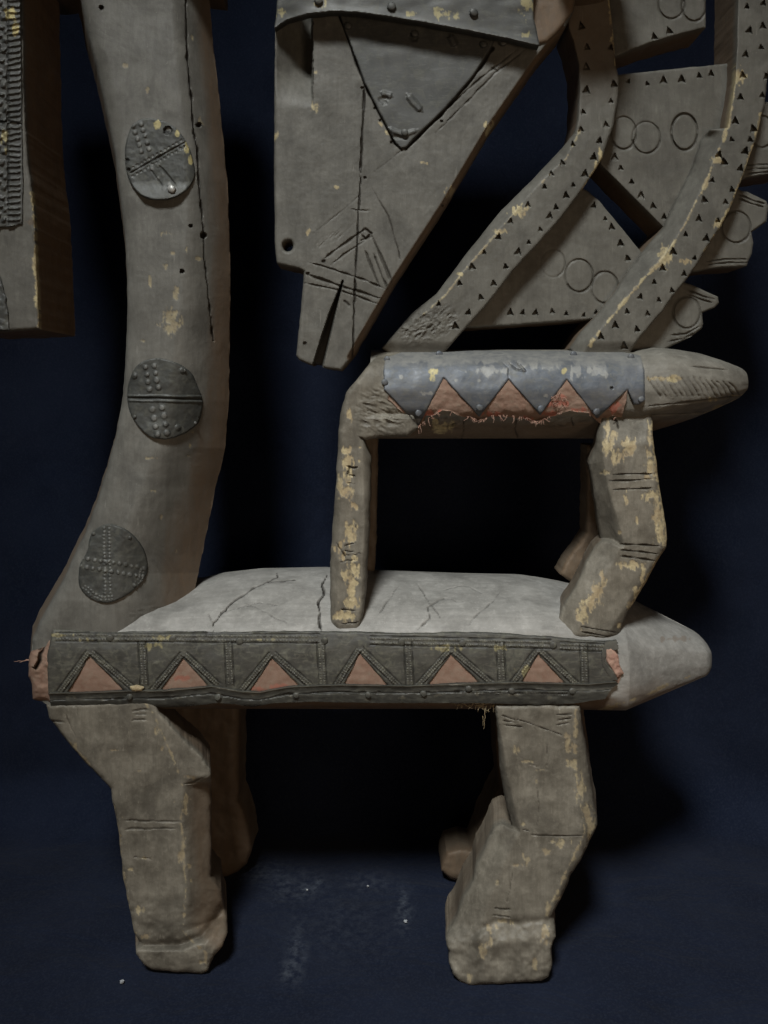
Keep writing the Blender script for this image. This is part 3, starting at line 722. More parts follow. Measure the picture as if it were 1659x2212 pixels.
d2 = disc(cv(4, [(870, 370), (960, 325), (1060, 330), (1170, 370), (1240, 440), (1290, 560), (1300, 640), (1270, 740), (1200, 800), (1120, 835), (1040, 850), (960, 832), (890, 770), (830, 680), (812, 580), (825, 470)]), f2, lift=lambda X, Y: -4 * smooth(900, 945, Y))
for q in cv(4, [(865, 438), (1180, 405), (862, 700), (1250, 740)]): stud(STUD, q[0], q[1], float(neck_depth(np.array(q[0]), np.array(q[1]))) - 7, d2, .45, 'nail')
def f3(r):
    a, b2, c, d = cv(4, [(682, 1415), (690, 1830), (520, 1630), (920, 1695)])
    pair_row(r, a, b2, 19, 11, 3.3, 2.8); pair_row(r, c, d, 11, 18, 4.5, 4)
    ar = cv(4, [(540, 1790), (590, 1835), (650, 1865), (720, 1860)])
    for i in range(3): pair_row(r, ar[i], ar[i + 1], 4, 7, 2.6, 2.5)
    ar = cv(4, [(915, 1680), (905, 1730), (870, 1780)])
    for i in range(2): pair_row(r, ar[i], ar[i + 1], 4, 8, 3, 2.5)
d3 = disc(cv(4, [(590, 1430), (680, 1382), (760, 1400), (850, 1450), (920, 1540), (947, 1640), (937, 1720), (890, 1780), (820, 1840), (720, 1888), (650, 1892), (570, 1862), (512, 1800), (500, 1740), (505, 1690), (510, 1640), (565, 1560), (570, 1490)]), f3)
for q in cv(4, [(600, 1450), (830, 1475), (860, 1780)]): stud(STUD, q[0], q[1], float(neck_depth(np.array(q[0]), np.array(q[1]))) - 6, d3, .5, 'nail')

# ---- the large animal's muzzle hanging at the left edge of the view, and its head above
r = Relief([(-75, -90), (48, -90), (50, 0), (54, 190), (60, 330), (74, 432), (80, 560), (84, 660), (87, 712), (20, 716), (-75, 718)], d0=-25, res=2.2, jit=2.0)
r.grain(1.2, math.pi / 2, 14); r.edge(9, 9)
r.edgewear([(70, 420), (78, 520), (82, 640), (86, 705)], 9, 3, .05, 1.0); r.fleck(66, 480, 12, 18, 4, .1, 2, .5); r.fleck(25, 60, 20, 20, 3, .2)
lm = r.build('muzzle', WOOD, root, thick=205, rings=14, side=(0, 0, .95), wob=1.5)
r = Relief([(-75, -90), (44, -90), (46, 60), (48, 240), (51, 400), (49, 484), (20, 490), (-75, 496)], d0=-30, res=1.5, jit=1.2)
w1 = r.Y + 5 * fbm(r.X / 30, r.Y / 40, 3, 5) + r.X * .12
r.Z -= 3.5 * np.maximum(0, np.sin(w1 * 2 * math.pi / 12.5)) * smooth(46, 42, r.X) * smooth(14, 20, r.X)
w2 = r.Y * 1.0 + 8 * fbm(r.X / 20, r.Y / 20, 3, 8)
r.Z -= 5 * np.maximum(0, np.sin(w2 * 2 * math.pi / 21) * np.cos((r.X + w2 * .2) * 2 * math.pi / 30)) * smooth(16, 10, r.X)
r.groove([(17, -90), (18, 490)], 3, 3, .5, wob=2); r.groove([(-70, 270), (10, 262), (48, 268)], 4, 5, .6, wob=3)
r.fleck(20, 30, 18, 14, 3, .0); r.fleck(34, 60, 8, 14, 6, .1); r.fleck(10, 300, 16, 40, 7, .5, 0, .5)
r.edge(4, 3)
r.build('stamped_strip', METAL, lm, thick=8, rings=1, side=(0, .5, 0), back=False)
r = Relief(cv(1, [(-200, 1760), (0, 1770), (30, 1850), (55, 1980), (65, 2112), (-200, 2116)]), d0=-31, res=2.0, jit=2); r.Z += 3 * fbm(r.X / 12, r.Y / 12, 3, 2); r.edge(5, 4); r.build('nose_plate', METAL, lm, thick=8, rings=1, side=(0, .5, 0), back=False)
r = Relief([(-140, -330), (120, -380), (380, -340), (452, -240), (450, -80), (300, -95), (160, -85), (60, -70), (-80, -70)], d0=0, res=9, jit=3); r.grain(2); r.edge(60, 50); r.build('head', WOOD, root, thick=230)

# ---- large legs
def leg(loop, d0, feats, thick=120, name='leg', mat=LEGW, edge=(10, 7), jit=2.0, seed=0, res=2.2, side=(0, 0, .6), amp=1.0, ray=0.0):
    r = Relief(loop, d0=0 if callable(d0) else d0, res=res, jit=jit, base=d0 if callable(d0) else None)
    r.grain(amp, math.pi / 2, seed); r.edge(*edge)
    feats(r); r.scallop(1.9, 34, 62, seed % 9)
    r.Z += 3.0 * smooth(.25, .6, fbm(r.X / 9, r.Y / 13, 3, seed + 20)) * np.clip(1 - r.SD / 9, 0, 1)
    return r.build(name, mat, root, thick=thick, rings=5, side=side, wob=2.5, ray=ray)
def fa(r):
    ridge = cv(7, [(700, 420), (745, 480), (795, 590), (850, 720), (885, 830), (880, 1000), (895, 1200), (905, 1330), (895, 1450), (890, 1545), (950, 1600), (1003, 1650), (1000, 1760)])
    r.facet(ridge, .95, 1, 5, yr=(1675, 1705, 1985, 2040)); r.facet(ridge, .16, 1, 3, yr=(1000, 1001, 1675, 1705)); r.facet(ridge, .45, 1, 4, yr=(1985, 2040, 3000, 3001))
    up = cv(7, [(740, 440), (1028, 770), (930, 822), (884, 828)])
    r.groove(cv(7, [(884, 826), (930, 822), (1024, 775)]), 3, 2.5, .2)
    # ankle, foot
    an = cv(7, [(640, 1600), (760, 1605), (880, 1600), (980, 1565), (1050, 1480), (1080, 1430)])
    d, sg, t = line_dist(an, r.X, r.Y)
    r.Z += 9 * np.exp(-(d / 9) ** 2); r.M[..., 1] = np.maximum(r.M[..., 1], .35 * np.exp(-(d / 5) ** 2))
    r.Z -= 12 * smooth(0, 18, -sg) * smooth(1960, 2000, r.Y)
    r.Z += 5 * fbm(r.X / 40, r.Y / 30, 3, 9) * smooth(1900, 2000, r.Y)
    for g in ([(640, 470), (720, 462)], [(650, 490), (720, 484)], [(640, 518), (715, 508)], [(240, 520), (330, 525)], [(320, 480), (345, 540), (370, 590)], [(600, 1000), (880, 1010)], [(600, 1045), (870, 1040)], [(650, 1180), (740, 1188)]): r.groove(cv(7, g), 2.2, 2.5, .35, wob=2)
    for f in cv(7, [(765, 565, 12, 22), (790, 650, 9, 18), (925, 790, 40, 12), (905, 900, 14, 34), (905, 960, 12, 18), (895, 1090, 9, 22), (890, 1170, 16, 40), (925, 1220, 14, 12), (560, 660, 14, 5), (680, 760, 14, 6), (700, 1185, 26, 5), (850, 910, 8, 6), (640, 1240, 10, 5), (680, 1440, 22, 16), (710, 1565, 28, 14), (930, 1300, 5, 10), (895, 1460, 8, 8), (960, 1520, 6, 10), (370, 640, 10, 22), (600, 1000, 8, 20), (990, 1690, 14, 12)]):
        r.fleck(f[0], f[1], f[2] * .6, f[3] * .6, int(f[0] + f[1]) % 60, .28, 0, .6, sc=6, chip=.8)
    r.edgewear(cv(7, [(340, 620), (530, 840), (570, 1000), (600, 1270), (655, 1550)]), 9, 8, .35, .5)
    r.edgewear(ridge, 7, 5, .35, .55)
    r.M[..., 2] = np.maximum(r.M[..., 2], .55 * smooth(4, 40, line_dist(ridge, r.X, r.Y)[1]) * (r.Y > 1690))
LA = cv(7, [(226, 440), (240, 500), (330, 620), (420, 720), (542, 850), (545, 900), (570, 1000), (582, 1090), (600, 1270), (630, 1430), (655, 1550), (682, 1592), (664, 1612), (662, 1652), (700, 1705), (740, 1725), (860, 1738), (980, 1745), (1012, 1732), (1040, 1660), (1085, 1610), (1106, 1540), (1106, 1480), (1085, 1400), (1080, 1340), (1030, 1275), (1028, 760), (985, 690), (900, 610), (780, 480), (740, 420)])
leg(LA, lambda X, Y: np.interp(Y, [1500, 1700, 2100], [-8, 8, 34]), fa, 130, seed=3, ray=1.1)
def fb(r):
    lf = cv(8, [(405, 520), (430, 640), (455, 800), (490, 960), (520, 1090)])
    kn = cv(8, [(350, 1030), (420, 1036), (470, 1060), (525, 1095), (700, 1110), (900, 1110)]); wk = smooth(-5, 6, line_dist(kn, r.X, r.Y)[1])
    r.facet(lf, 1.7, -1, 4, wt=wk)
    ll = cv(8, [(520, 1085), (445, 1230), (375, 1400), (350, 1500), (312, 1680), (275, 1800)])
    r.facet(ll, .75, -1, 5, wt=1 - wk, yr=(1000, 1001, 1960, 2060)); r.facet(ll, .3, -1, 5, yr=(1960, 2060, 3000, 3001))
    rr = cv(8, [(770, 520), (765, 700), (775, 860), (800, 1000), (812, 1085), (745, 1230), (680, 1370), (620, 1490)])
    r.facet(rr, .8, 1, 5, yr=(1000, 1001, 1990, 2010))
    an = cv(8, [(300, 1560), (400, 1500), (500, 1510), (600, 1495), (680, 1490)])
    d, sg, t = line_dist(an, r.X, r.Y)
    r.Z += 4 * np.exp(-(d / 8) ** 2) - 10 * smooth(1985, 2040, r.Y)
    r.Z += 7 * fbm(r.X / 34, r.Y / 34, 3, 17) * smooth(1950, 2010, r.Y)
    for g in ([(425, 545), (490, 568)], [(435, 570), (495, 582)], [(440, 590), (525, 602)], [(675, 545), (760, 540)], [(675, 570), (755, 560)], [(680, 590), (740, 582)], [(480, 560), (560, 585), (640, 615), (725, 645)], [(540, 1100), (680, 1104), (820, 1106)], [(525, 1075), (560, 1085)], [(390, 1440), (470, 1445)], [(380, 1470), (470, 1482)]): r.groove(cv(8, g), 2.2, 3, .55, wob=1)
    r.groove(cv(8, [(640, 640), (636, 700), (642, 760), (630, 800)]), 1.6, 2, .25, wob=2); r.groove(cv(8, [(590, 880), (600, 960), (592, 1060)]), 1.5, 2, .3, wob=3); r.groove(cv(8, [(480, 1260), (470, 1330), (450, 1420)]), 1.6, 2, .3, wob=3)
    r.groove(cv(8, [(480, 680), (500, 730), (560, 775), (640, 800), (680, 805)]), 1.5, 1.5, .1, wob=2)
    for f in cv(8, [(495, 705, 12, 22), (550, 760, 26, 6), (620, 800, 26, 6), (590, 850, 5, 14), (740, 690, 22, 30), (725, 640, 16, 14), (760, 770, 26, 30), (790, 880, 22, 50), (815, 1000, 28, 50), (840, 1050, 18, 40), (830, 1100, 18, 20), (700, 1140, 40, 22), (640, 1180, 30, 18), (540, 1210, 20, 26), (500, 1240, 26, 8), (640, 1440, 18, 30), (625, 1560, 24, 34), (640, 1600, 12, 20), (375, 1530, 22, 20), (345, 1640, 24, 50), (370, 1590, 20, 26), (430, 1500, 34, 12), (480, 1510, 10, 20), (405, 1330, 14, 14), (530, 1050, 10, 8), (700, 1390, 16, 16), (280, 1760, 16, 24), (580, 1690, 12, 30)]):
        r.fleck(f[0], f[1], f[2] * .6, f[3] * .6, int(f[0] + f[1]) % 60, .28, 0, .55, sc=6, chip=.8)
    r.edgewear(rr, 10, 5, .35, .6)
    r.fleck(895 + 100, 1290 + 330, 30, 150, 5, .1, 1, .35, sc=30)
LB = cv(8, [(398, 500), (410, 640), (418, 800), (440, 930), (475, 1060), (432, 1040), (390, 1060), (350, 1150), (312, 1230), (295, 1310), (250, 1380), (215, 1480), (180, 1540), (166, 1580), (170, 1610), (186, 1640), (181, 1690), (200, 1740), (240, 1780), (280, 1796), (420, 1788), (550, 1778), (610, 1776), (645, 1755), (660, 1700), (655, 1630), (676, 1570), (668, 1500), (656, 1480), (700, 1400), (750, 1280), (800, 1200), (850, 1100), (868, 1055), (868, 1020), (850, 930), (830, 800), (800, 620), (790, 500)])
leg(LB, lambda X, Y: np.interp(Y, [1500, 1700], [-9, 3]), fb, 125, seed=8, ray=.9, side=(0, 0, .4))
def ff(r):
    r.Z += 6 * fbm(r.X / 40, r.Y / 40, 3, 5); r.M[..., 2] = .8
leg(cv(7, [(650, 420), (1165, 420), (1165, 700), (1163, 900), (1192, 970), (1216, 1060), (1222, 1150), (1203, 1212), (1155, 1252), (1100, 1275), (1045, 1283), (900, 1283), (860, 1200), (850, 900), (760, 750), (650, 600)]), 385, ff, 110, seed=5, edge=(24, 24), res=3)
leg(cv(8, [(400, 480), (800, 480), (830, 700), (840, 900), (700, 1150), (600, 1325), (270, 1326), (185, 1300), (148, 1265), (150, 1225), (170, 1180), (235, 1158), (285, 1172), (310, 1100), (350, 1000), (415, 870), (400, 700)]), 362, ff, 110, seed=6, edge=(16, 14), res=3)

# ---- small animal: body
PS = catmull([(48, 905), (28, 890), (21, 868), (20, 835), (40, 788), (90, 760), (150, 749), (210, 746), (300, 756), (375, 800), (390, 870), (320, 930), (200, 958), (105, 930)])
small_base = depth_of(PS, 0, 24 * 7)
PSr = resample(PS, lambda d, y: d < 200, 2.2)
def tf_small(x, d, y):
    t = max(0.0, min(1.0, (x - 1400) / 280.0))
    f = float(np.interp(t, [0, .2, .4, .58, .76, .9, .96, .985, 1], [1, .97, .865, .745, .575, .42, .345, .27, .06]))
    yc = 870 - 39 * t ** .8
    return 200 + (d - 200) * f - 18 * t, yc + (y - 870) * f
xs = np.concatenate([np.arange(800, 1671, 2.4), [1672, 1673.5, 1675, 1676.5, 1678, 1679, 1679.6, 1680]])
b = Loft(PSr, xs, tf_small)
b.Z += 1.6 * fbm(b.X / 60, b.Y / 40, 4, 33) + .6 * fbm(b.X / 12, b.Y / 10, 3, 19)
for k in range(15):
    x = 768 + k * 38
    y0 = 452 + max(0, k - 8) * 6; y1 = 592 - max(0, k - 9) * 3
    b.groove(cv(6, [(x - 6, y0 - 10), (x + 40, (y0 + y1) / 2 - 8), (x + 100 - k * 2.5, y1 + 4)]), 2.2, 3, .3, wob=1.5)
    if k < 4: b.fleck(*cv(6, [(x + 20, y0 + 10)])[0], 9, 5, k, .1, 0, .8, sc=5)
b.groove(cv(6, [(735, 645), (1000, 622), (1200, 600), (1390, 576)]), 2.6, 3, .5); b.groove(cv(6, [(730, 705), (1000, 695), (1240, 678)]), 2.4, 3, .4); b.groove(cv(6, [(1050, 380), (1290, 405)]), 2, 2.5, .4)
b.edgewear(cv(6, [(1180, 600), (1390, 570), (1385, 600), (1200, 660)]), 8, 3, .1, .7); b.fleck(*cv(6, [(950, 460)])[0], 24, 8, 8, .1)
b.M[..., 2] = np.maximum(b.M[..., 2], smooth(900, 925, b.P[..., 2]) * .8)
for pts in ([(1000, 908), (1004, 930), (998, 950)], [(1118, 905), (1112, 925), (1120, 948)], [(940, 915), (965, 925), (985, 915)], [(1235, 900), (1240, 922)]): b.groove(pts, 2.2, 3, .6, wob=3)
b.rough(960, 915, 50, 24, 4, 9, 3); b.rough(1200, 910, 90, 20, 3, 10, 5)
b.fleck(960, 925, 26, 14, 4, .1); b.fleck(940, 915, 12, 14, 5, .1)
b.scallop(.9, 60, 34, 6)
sbody = b.build('small_body', SMALLW, root)

# cloth and metal cover over the small body
zz = [(905, 921), (959, 816), (1036, 901), (1099, 819), (1168, 897), (1225, 819), (1290, 905), (1356, 842)]
r = Relief([(838, 862), (850, 800), (1350, 800), (1356, 838), (1352, 872), (1344, 902)] + [(1325, 900), (1312, 905), (1296, 914), (1286, 905), (1272, 893), (1250, 892), (1232, 887), (1214, 891), (1200, 899), (1186, 903), (1170, 911), (1150, 913), (1138, 905), (1118, 902), (1102, 899), (1078, 901), (1060, 898), (1046, 909), (1030, 908), (1012, 902), (992, 899), (975, 888), (955, 887), (938, 896), (922, 899), (914, 917), (904, 925), (880, 900)], d0=-2.5, res=1.7, jit=3.5, base=small_base)
r.Z += 2.0 * fbm(r.X / 16, r.Y / 12, 3, 24)
for (x, y, a, c) in ((1205, 872, 24, 9), (1215, 858, 14, 9), (1190, 895, 26, 8), (1140, 905, 22, 7), (1060, 895, 26, 7), (930, 893, 22, 10), (1325, 880, 16, 16), (1250, 885, 24, 5)): r.fleck(x, y, a, c, int(x) % 40, .15, 0, .85, sc=6)
r.edge(5, -3)
scloth = r.build('torn_cloth', REDC, root, thick=5, rings=1, side=(0, .1, 0), back=False)
r = Relief([(830, 842), (828, 800), (834, 772)] + [(870, 760), (1000, 757), (1200, 757), (1340, 759), (1384, 768), (1393, 800), (1394, 864), (1382, 874), (1370, 874), (1356, 842)] + zz[::-1][1:] + [], d0=-7, res=1.6, jit=.9, base=small_base)
r.Z += 2.2 * fbm(r.X / 44, r.Y / 36, 2, 44) + .3 * fbm(r.X / 9, r.Y / 9, 3, 45)
r.mark((slice(None), slice(None)), 2, smooth(.2, .9, smooth(812, 766, r.Y) + .5 * fbm(r.X / 40, r.Y / 22, 4, 46)) * .8)
for (x, y, a, c, ch) in ((936, 803, 14, 9, 0), (900, 775, 60, 10, 2), (1010, 778, 90, 12, 2), (1060, 800, 40, 12, 2), (1150, 785, 60, 14, 2), (1200, 775, 60, 9, 2), (1290, 800, 36, 18, 2), (1245, 800, 14, 24, 2), (1330, 775, 40, 8, 2), (866, 815, 8, 6, 2), (985, 822, 8, 5, 2), (1036, 823, 5, 4, 2), (925, 850, 16, 5, 2), (1180, 855, 5, 4, 2), (1222, 800, 10, 8, 0), (935, 812, 6, 14, 0)): r.fleck(x, y, a, c, int(x) % 40, .15, ch, .75, sc=8)
r.groove(cv(5, [(1240, 440), (1290, 490), (1345, 500), (1290, 440)]), 3, 3, .25); r.groove(cv(5, [(1245, 545), (1240, 480), (1200, 440)]), 2, 2, .15)
r.hole(1322, 838, 4, 4)
r.edge(4, 2.5)
cover = r.build('metal_cover', BLUEM, root, thick=6, rings=1, side=(0, .6, 0), back=False)
for (x, y, q) in ((905, 892, 1), (1037, 881, 1), (1169, 883, 1), (1290, 890, 1), (832, 826, .9), (950, 765, 1), (1240, 766, 1), (1364, 772, 1), (836, 776, .85), (1386, 862, .9)): stud(STUDB, x, y, float(small_base(x, y)) - 9, cover, q)
# frayed threads along the torn hem
random.seed(11); paths = []
hem = [(906, 922), (915, 914), (938, 897), (965, 888), (992, 899), (1012, 902), (1032, 909), (1048, 908), (1064, 899), (1100, 900), (1138, 905), (1160, 914), (1186, 903), (1210, 893), (1232, 887), (1262, 893), (1300, 912), (1338, 902)]
hx = [h[0] for h in hem]; hy = [h[1] for h in hem]
for k in range(85):
    x = random.choice([random.uniform(906, 1340), random.gauss(1145, 30), random.gauss(1040, 22), random.gauss(925, 14)])
    x = min(max(x, 906), 1340); y = float(np.interp(x, hx, hy)) - 3; L = random.uniform(4, 11) if k % 6 else random.uniform(12, 20); a = random.uniform(-.9, .9); cu = random.uniform(-1.0, 1.0)
    d = float(small_base(x, min(y, 898))) - 5; pts = []
    for i in range(6):
        pts.append(at(x, y, d + random.uniform(-1, 1) - 2)); x += math.sin(a) * L / 5; y += math.cos(a) * L / 5; a += cu / 5
    paths.append((pts, random.uniform(.7, 1.3) * S))
for k in range(22):
    x, y = random.uniform(1190, 1225), random.uniform(852, 880); a = random.uniform(-3, 3); pts = []; d = float(small_base(x, y)) - 7
    for i in range(6): pts.append(at(x, y, d - 2 * math.sin(i))); x += math.sin(a) * 2.4; y += math.cos(a) * 2.4; a += random.uniform(-.6, .6)
    paths.append((pts, .8 * S))
tube_mesh(paths, 'frayed_threads', PINKT, scloth, 'stuff')

# ---- small legs
def fs1(r):
    r.Z += (small_base(r.X, r.Y) - 18) * (smooth(770, 850, r.X) * smooth(905, 890, r.Y) + (1 - smooth(770, 850, r.X)) * smooth(740, 830, r.X) * smooth(830, 770, r.Y))
    r.rough(820, 890, 70, 66, 3.2, 10, 6, .35); r.rough(860, 900, 50, 34, 2.5, 8, 9, .3)
    r.groove([(833, 842), (870, 880), (905, 920)], 3, 4, .8)
    r.facet([(782, 960), (786, 1100), (778, 1370)], 1.0, 1, 3, yr=(945, 975, 3000, 3001))
    r.facet([(752, 850), (742, 930), (738, 1100), (730, 1360)], .7, -1, 3, yr=(700, 860, 3000, 3001))
    for f in cv(5, [(265, 765, 18, 40), (250, 990, 30, 26), (250, 1060, 34, 40), (255, 1150, 34, 40), (245, 1250, 40, 40), (290, 1330, 20, 30), (270, 1500, 36, 70), (285, 1430, 16, 30), (200, 1580, 30, 30), (225, 1640, 30, 40), (290, 1650, 16, 20), (270, 1740, 50, 50), (320, 1720, 12, 50), (275, 1850, 34, 70), (270, 1930, 46, 36), (245, 2010, 60, 36), (320, 1055, 8, 8), (325, 970, 6, 5), (205, 1200, 16, 60), (170, 1600, 10, 20)]):
        r.fleck(f[0], f[1], f[2] * .36, f[3] * .36, int(f[0] + f[1]) % 60, .0, 0, 1.0, sc=6, chip=1.0)
    for g in ([(245, 1090), (315, 1095)], [(250, 1140), (300, 1145)], [(240, 1190), (305, 1195)], [(230, 1580), (300, 1560)], [(230, 1610), (295, 1612)], [(180, 1560), (240, 1650)], [(240, 1640), (330, 1625)], [(200, 1680), (290, 1660)], [(205, 1970), (300, 1975)], [(200, 2058), (320, 2050)], [(245, 1140), (262, 1090)]): r.groove(cv(5, g), 2.2, 3.5, .75, wob=3)
    r.groove(cv(5, [(320, 905), (350, 925), (398, 1010)]), 4, 5, .5, wob=1)
L1 = cv(5, [(480, 330), (430, 400), (300, 560), (242, 630), (215, 720), (195, 850), (190, 1000), (170, 1300), (150, 1600), (141, 1800), (145, 2060), (200, 2112), (320, 2104), (350, 1990), (365, 1850), (385, 1500), (395, 1100), (396, 1030), (352, 925), (450, 908), (620, 906), (690, 850), (650, 760), (600, 600), (600, 330)])
leg(L1, 14, fs1, 90, 'small_leg', seed=12, res=1.9, edge=(12, 10))
def fs2(r):
    r.Z += 30 * smooth(965, 895, r.Y)
    kn = cv(6, [(340, 1560), (470, 1508), (540, 1516), (600, 1552), (950, 1566)]); wk = smooth(-5, 6, line_dist(kn, r.X, r.Y)[1])
    r.facet(cv(6, [(490, 700), (492, 1000), (530, 1200), (585, 1380), (630, 1560)]), 1.5, -1, 4, wt=wk * smooth(880, 940, r.Y))
    r.facet(cv(6, [(610, 1530), (560, 1650), (490, 1750), (385, 1930), (315, 2120)]), .6, -1, 4, wt=1 - wk)
    r.facet(cv(6, [(780, 700), (790, 1000), (825, 1300), (850, 1540), (740, 1740), (640, 1900)]), .8, 1, 4)
    for g in ([(545, 1085), (680, 1080), (825, 1082)], [(520, 1125), (680, 1122), (825, 1108)], [(545, 1182), (680, 1178), (825, 1172)], [(590, 1536), (740, 1540), (885, 1552)], [(580, 1572), (700, 1582), (855, 1602)], [(590, 1612), (700, 1625), (825, 1645)], [(340, 2070), (460, 2090), (590, 2112)], [(330, 2102), (560, 2142)], [(540, 720), (570, 740), (580, 790)]): r.groove(cv(6, g), 2.4, 4, .75)
    for f in cv(6, [(510, 810, 16, 60), (505, 900, 24, 60), (545, 850, 20, 40), (570, 960, 30, 50), (660, 900, 46, 50), (640, 940, 50, 20), (780, 860, 14, 90), (785, 1000, 24, 70), (795, 1080, 30, 40), (790, 1220, 34, 30), (830, 1300, 26, 90), (855, 1400, 26, 90), (850, 1490, 30, 50), (630, 1245, 10, 40), (700, 1380, 6, 24), (680, 1670, 50, 26), (590, 1660, 20, 22), (490, 1770, 24, 50), (440, 1850, 34, 50), (400, 1910, 50, 44), (350, 2000, 34, 60), (660, 1940, 30, 30), (740, 1760, 16, 80), (690, 1880, 14, 60), (580, 2060, 20, 14), (590, 1460, 14, 10), (490, 1070, 22, 14)]):
        r.fleck(f[0], f[1], f[2] * .42, f[3] * .42, int(f[0] + f[1]) % 60, .1, 0, .9, sc=6, chip=1.0)
    r.edgewear(cv(6, [(800, 740), (825, 1000), (850, 1200), (885, 1400), (890, 1540), (760, 1770), (660, 1930)]), 8, 5, .1, .9)
L2 = cv(6, [(500, 640), (450, 760), (436, 880), (388, 1012), (420, 1200), (460, 1490), (478, 1512), (420, 1560), (370, 1650), (330, 1750), (270, 1860), (212, 1950), (195, 2020), (200, 2060), (172, 2112), (300, 2135), (585, 2140), (602, 2080), (640, 1965), (692, 1900), (760, 1780), (832, 1640), (890, 1555), (898, 1500), (880, 1380), (852, 1200), (826, 1000), (806, 850), (802, 745), (790, 640)])
leg(L2, 12, fs2, 95, 'small_leg', seed=13, res=1.9, edge=(8, 5), ray=.75, side=(0, 0, .4))
leg([(745, 920), (817, 920), (816, 1000), (812, 1220), (808, 1250), (735, 1250)], 265, ff, 70, 'small_leg', seed=4, res=3)
leg([(1268, 960), (1330, 960), (1343, 1147), (1303, 1257), (1243, 1262), (1209, 1240), (1223, 1214), (1268, 1150)], 262, ff, 70, 'small_leg', seed=5, res=3)

# ---- small neck (left curved bar) and mane
def notches(r, pts, sz=9.6, dep=15):
    for x, y in pts: r.notch(x + random.uniform(-.7, .7), y + random.uniform(-.7, .7), sz * random.uniform(.65, 1.15), dep * random.uniform(.5, 1.1), random.uniform(-.28, .28))
NKL = [(1222, -70), (1225, 0), (1228, 60), (1238, 88), (1250, 140), (1252, 196), (1249, 259), (1241, 288), (1214, 320), (1160, 378), (1080, 458), (1000, 558), (944, 634), (892, 675), (826, 752)]
NKR = [(1316, -70), (1317, 0), (1325, 70), (1330, 140), (1337, 168), (1335, 210), (1325, 273), (1312, 308), (1302, 340), (1281, 375), (1256, 413), (1211, 472), (1158, 532), (1106, 588), (1062, 646), (1036, 676), (1000, 716), (962, 760), (945, 772), (850, 772)]
r = Relief(NKL + NKR[::-1], d0=88, res=1.7, jit=1.0)
r.grain(.8, -.9, 7); r.edge(6, 4)
ridge = [(1262, 0), (1262, 288)] 
cham = cv(2, [(860, 1720), (1010, 1590), (1100, 1470), (1300, 1240), (1430, 1090), (1540, 970), (1659, 855)]) + [(1245, 300), (1252, 284)]
cham = cham[::-1]
r.facet(cham, 1.2, -1, 3, yr=(270, 300, 660, 730))
r.rough(905, 705, 74, 46, 4.5, 9, 3, -.6, 2); r.rough(960, 690, 40, 40, 3, 7, 4, -.7, 2); r.Z += 12 * smooth(735, 765, r.Y)
notches(r, cv(3, [(430, 160), (465, 290), (460, 410), (460, 555), (440, 690), (425, 800), (378, 890), (312, 1005), (245, 1070), (202, 1150), (100, 1262), (610, 290), (628, 520), (614, 625), (580, 770), (540, 870), (505, 970), (450, 1075), (380, 1140), (335, 1205), (272, 1280), (235, 1335), (175, 1415), (105, 1495), (40, 1555)]))
notches(r, cv(2, [(970, 1640), (1080, 1530), (1150, 1440), (1215, 1360), (1292, 1280), (1357, 1195), (1265, 1530), (1197, 1605), (1130, 1687), (1060, 1760), (1330, 1437)]), 9)
for f in cv(3, [(605, 20, 5, 30), (612, 130, 5, 34), (620, 240, 5, 20), (545, 960, 5, 24), (520, 1030, 6, 20), (60, 1290, 12, 8)]) + cv(2, [(1400, 1140, 20, 22), (1300, 1250, 12, 10), (1085, 1480, 10, 8)]): r.fleck(f[0], f[1], f[2], f[3] * .6, int(f[0]) % 40, .05, 0, 1.0, sc=5)
r.edgewear([(1316, 0), (1325, 70), (1331, 140)], 4, 3, .1); r.edgewear(cham, 5, 4, .35, .7); r.edgewear([(1302, 340), (1281, 375), (1256, 413)], 4, 6, .1)
r.M[..., 2] = np.maximum(r.M[..., 2], .5 * smooth(260, 60, r.Y))  # brown shade below the head painted onto the upper neck
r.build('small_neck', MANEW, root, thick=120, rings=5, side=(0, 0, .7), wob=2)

ML = cv(3, [(1395, -200), (1392, 0), (1386, 300), (1376, 500), (1352, 650), (1330, 790), (1222, 800), (1165, 868), (1130, 1000), (1060, 1150), (990, 1280), (940, 1400), (880, 1470), (790, 1580), (720, 1670), (640, 1800), (520, 1950), (430, 2050), (360, 2150)])
MR = cv(3, [(1680, -200), (1660, 100), (1600, 380), (1575, 500), (1560, 650), (1540, 710), (1510, 850), (1470, 960), (1430, 1080), (1390, 1180), (1340, 1300), (1290, 1400), (1220, 1500), (1150, 1620), (1080, 1720), (1000, 1820), (930, 1920), (860, 2000), (790, 2080), (735, 2170), (735, 2230), (400, 2230)])
r = Relief(ML + MR[::-1], d0=90, res=1.7, jit=1.0)
r.grain(.8, -.9, 9); r.edge(5, 4)
cham = cv(3, [(1335, 760), (1300, 880), (1240, 1010), (1200, 1130), (1150, 1220), (1060, 1400), (1000, 1500), (930, 1600), (830, 1705), (720, 1830), (640, 1930), (540, 2050), (480, 2130)])
r.facet(cham, 1.1, -1, 3, yr=(262, 300, 3000, 3001))
notches(r, cv(3, [(1450, 40), (1465, 185), (1445, 335), (1425, 465), (1410, 600), (1380, 745), (1355, 860), (1312, 1000), (1280, 955), (1240, 1110), (1187, 1235), (1155, 1352), (1072, 1448), (997, 1555), (932, 1652), (880, 1742), (792, 1832), (712, 1922), (637, 2008), (548, 2078), (1555, 20), (1550, 160), (1540, 290), (1570, 470), (1545, 590), (1490, 795), (1470, 862), (1442, 932), (1412, 1038), (1360, 1172), (1317, 1248), (1272, 1362), (1200, 1472), (1130, 1592), (1062, 1692), (990, 1792), (907, 1852), (837, 1938), (772, 2032), (692, 2135)]))
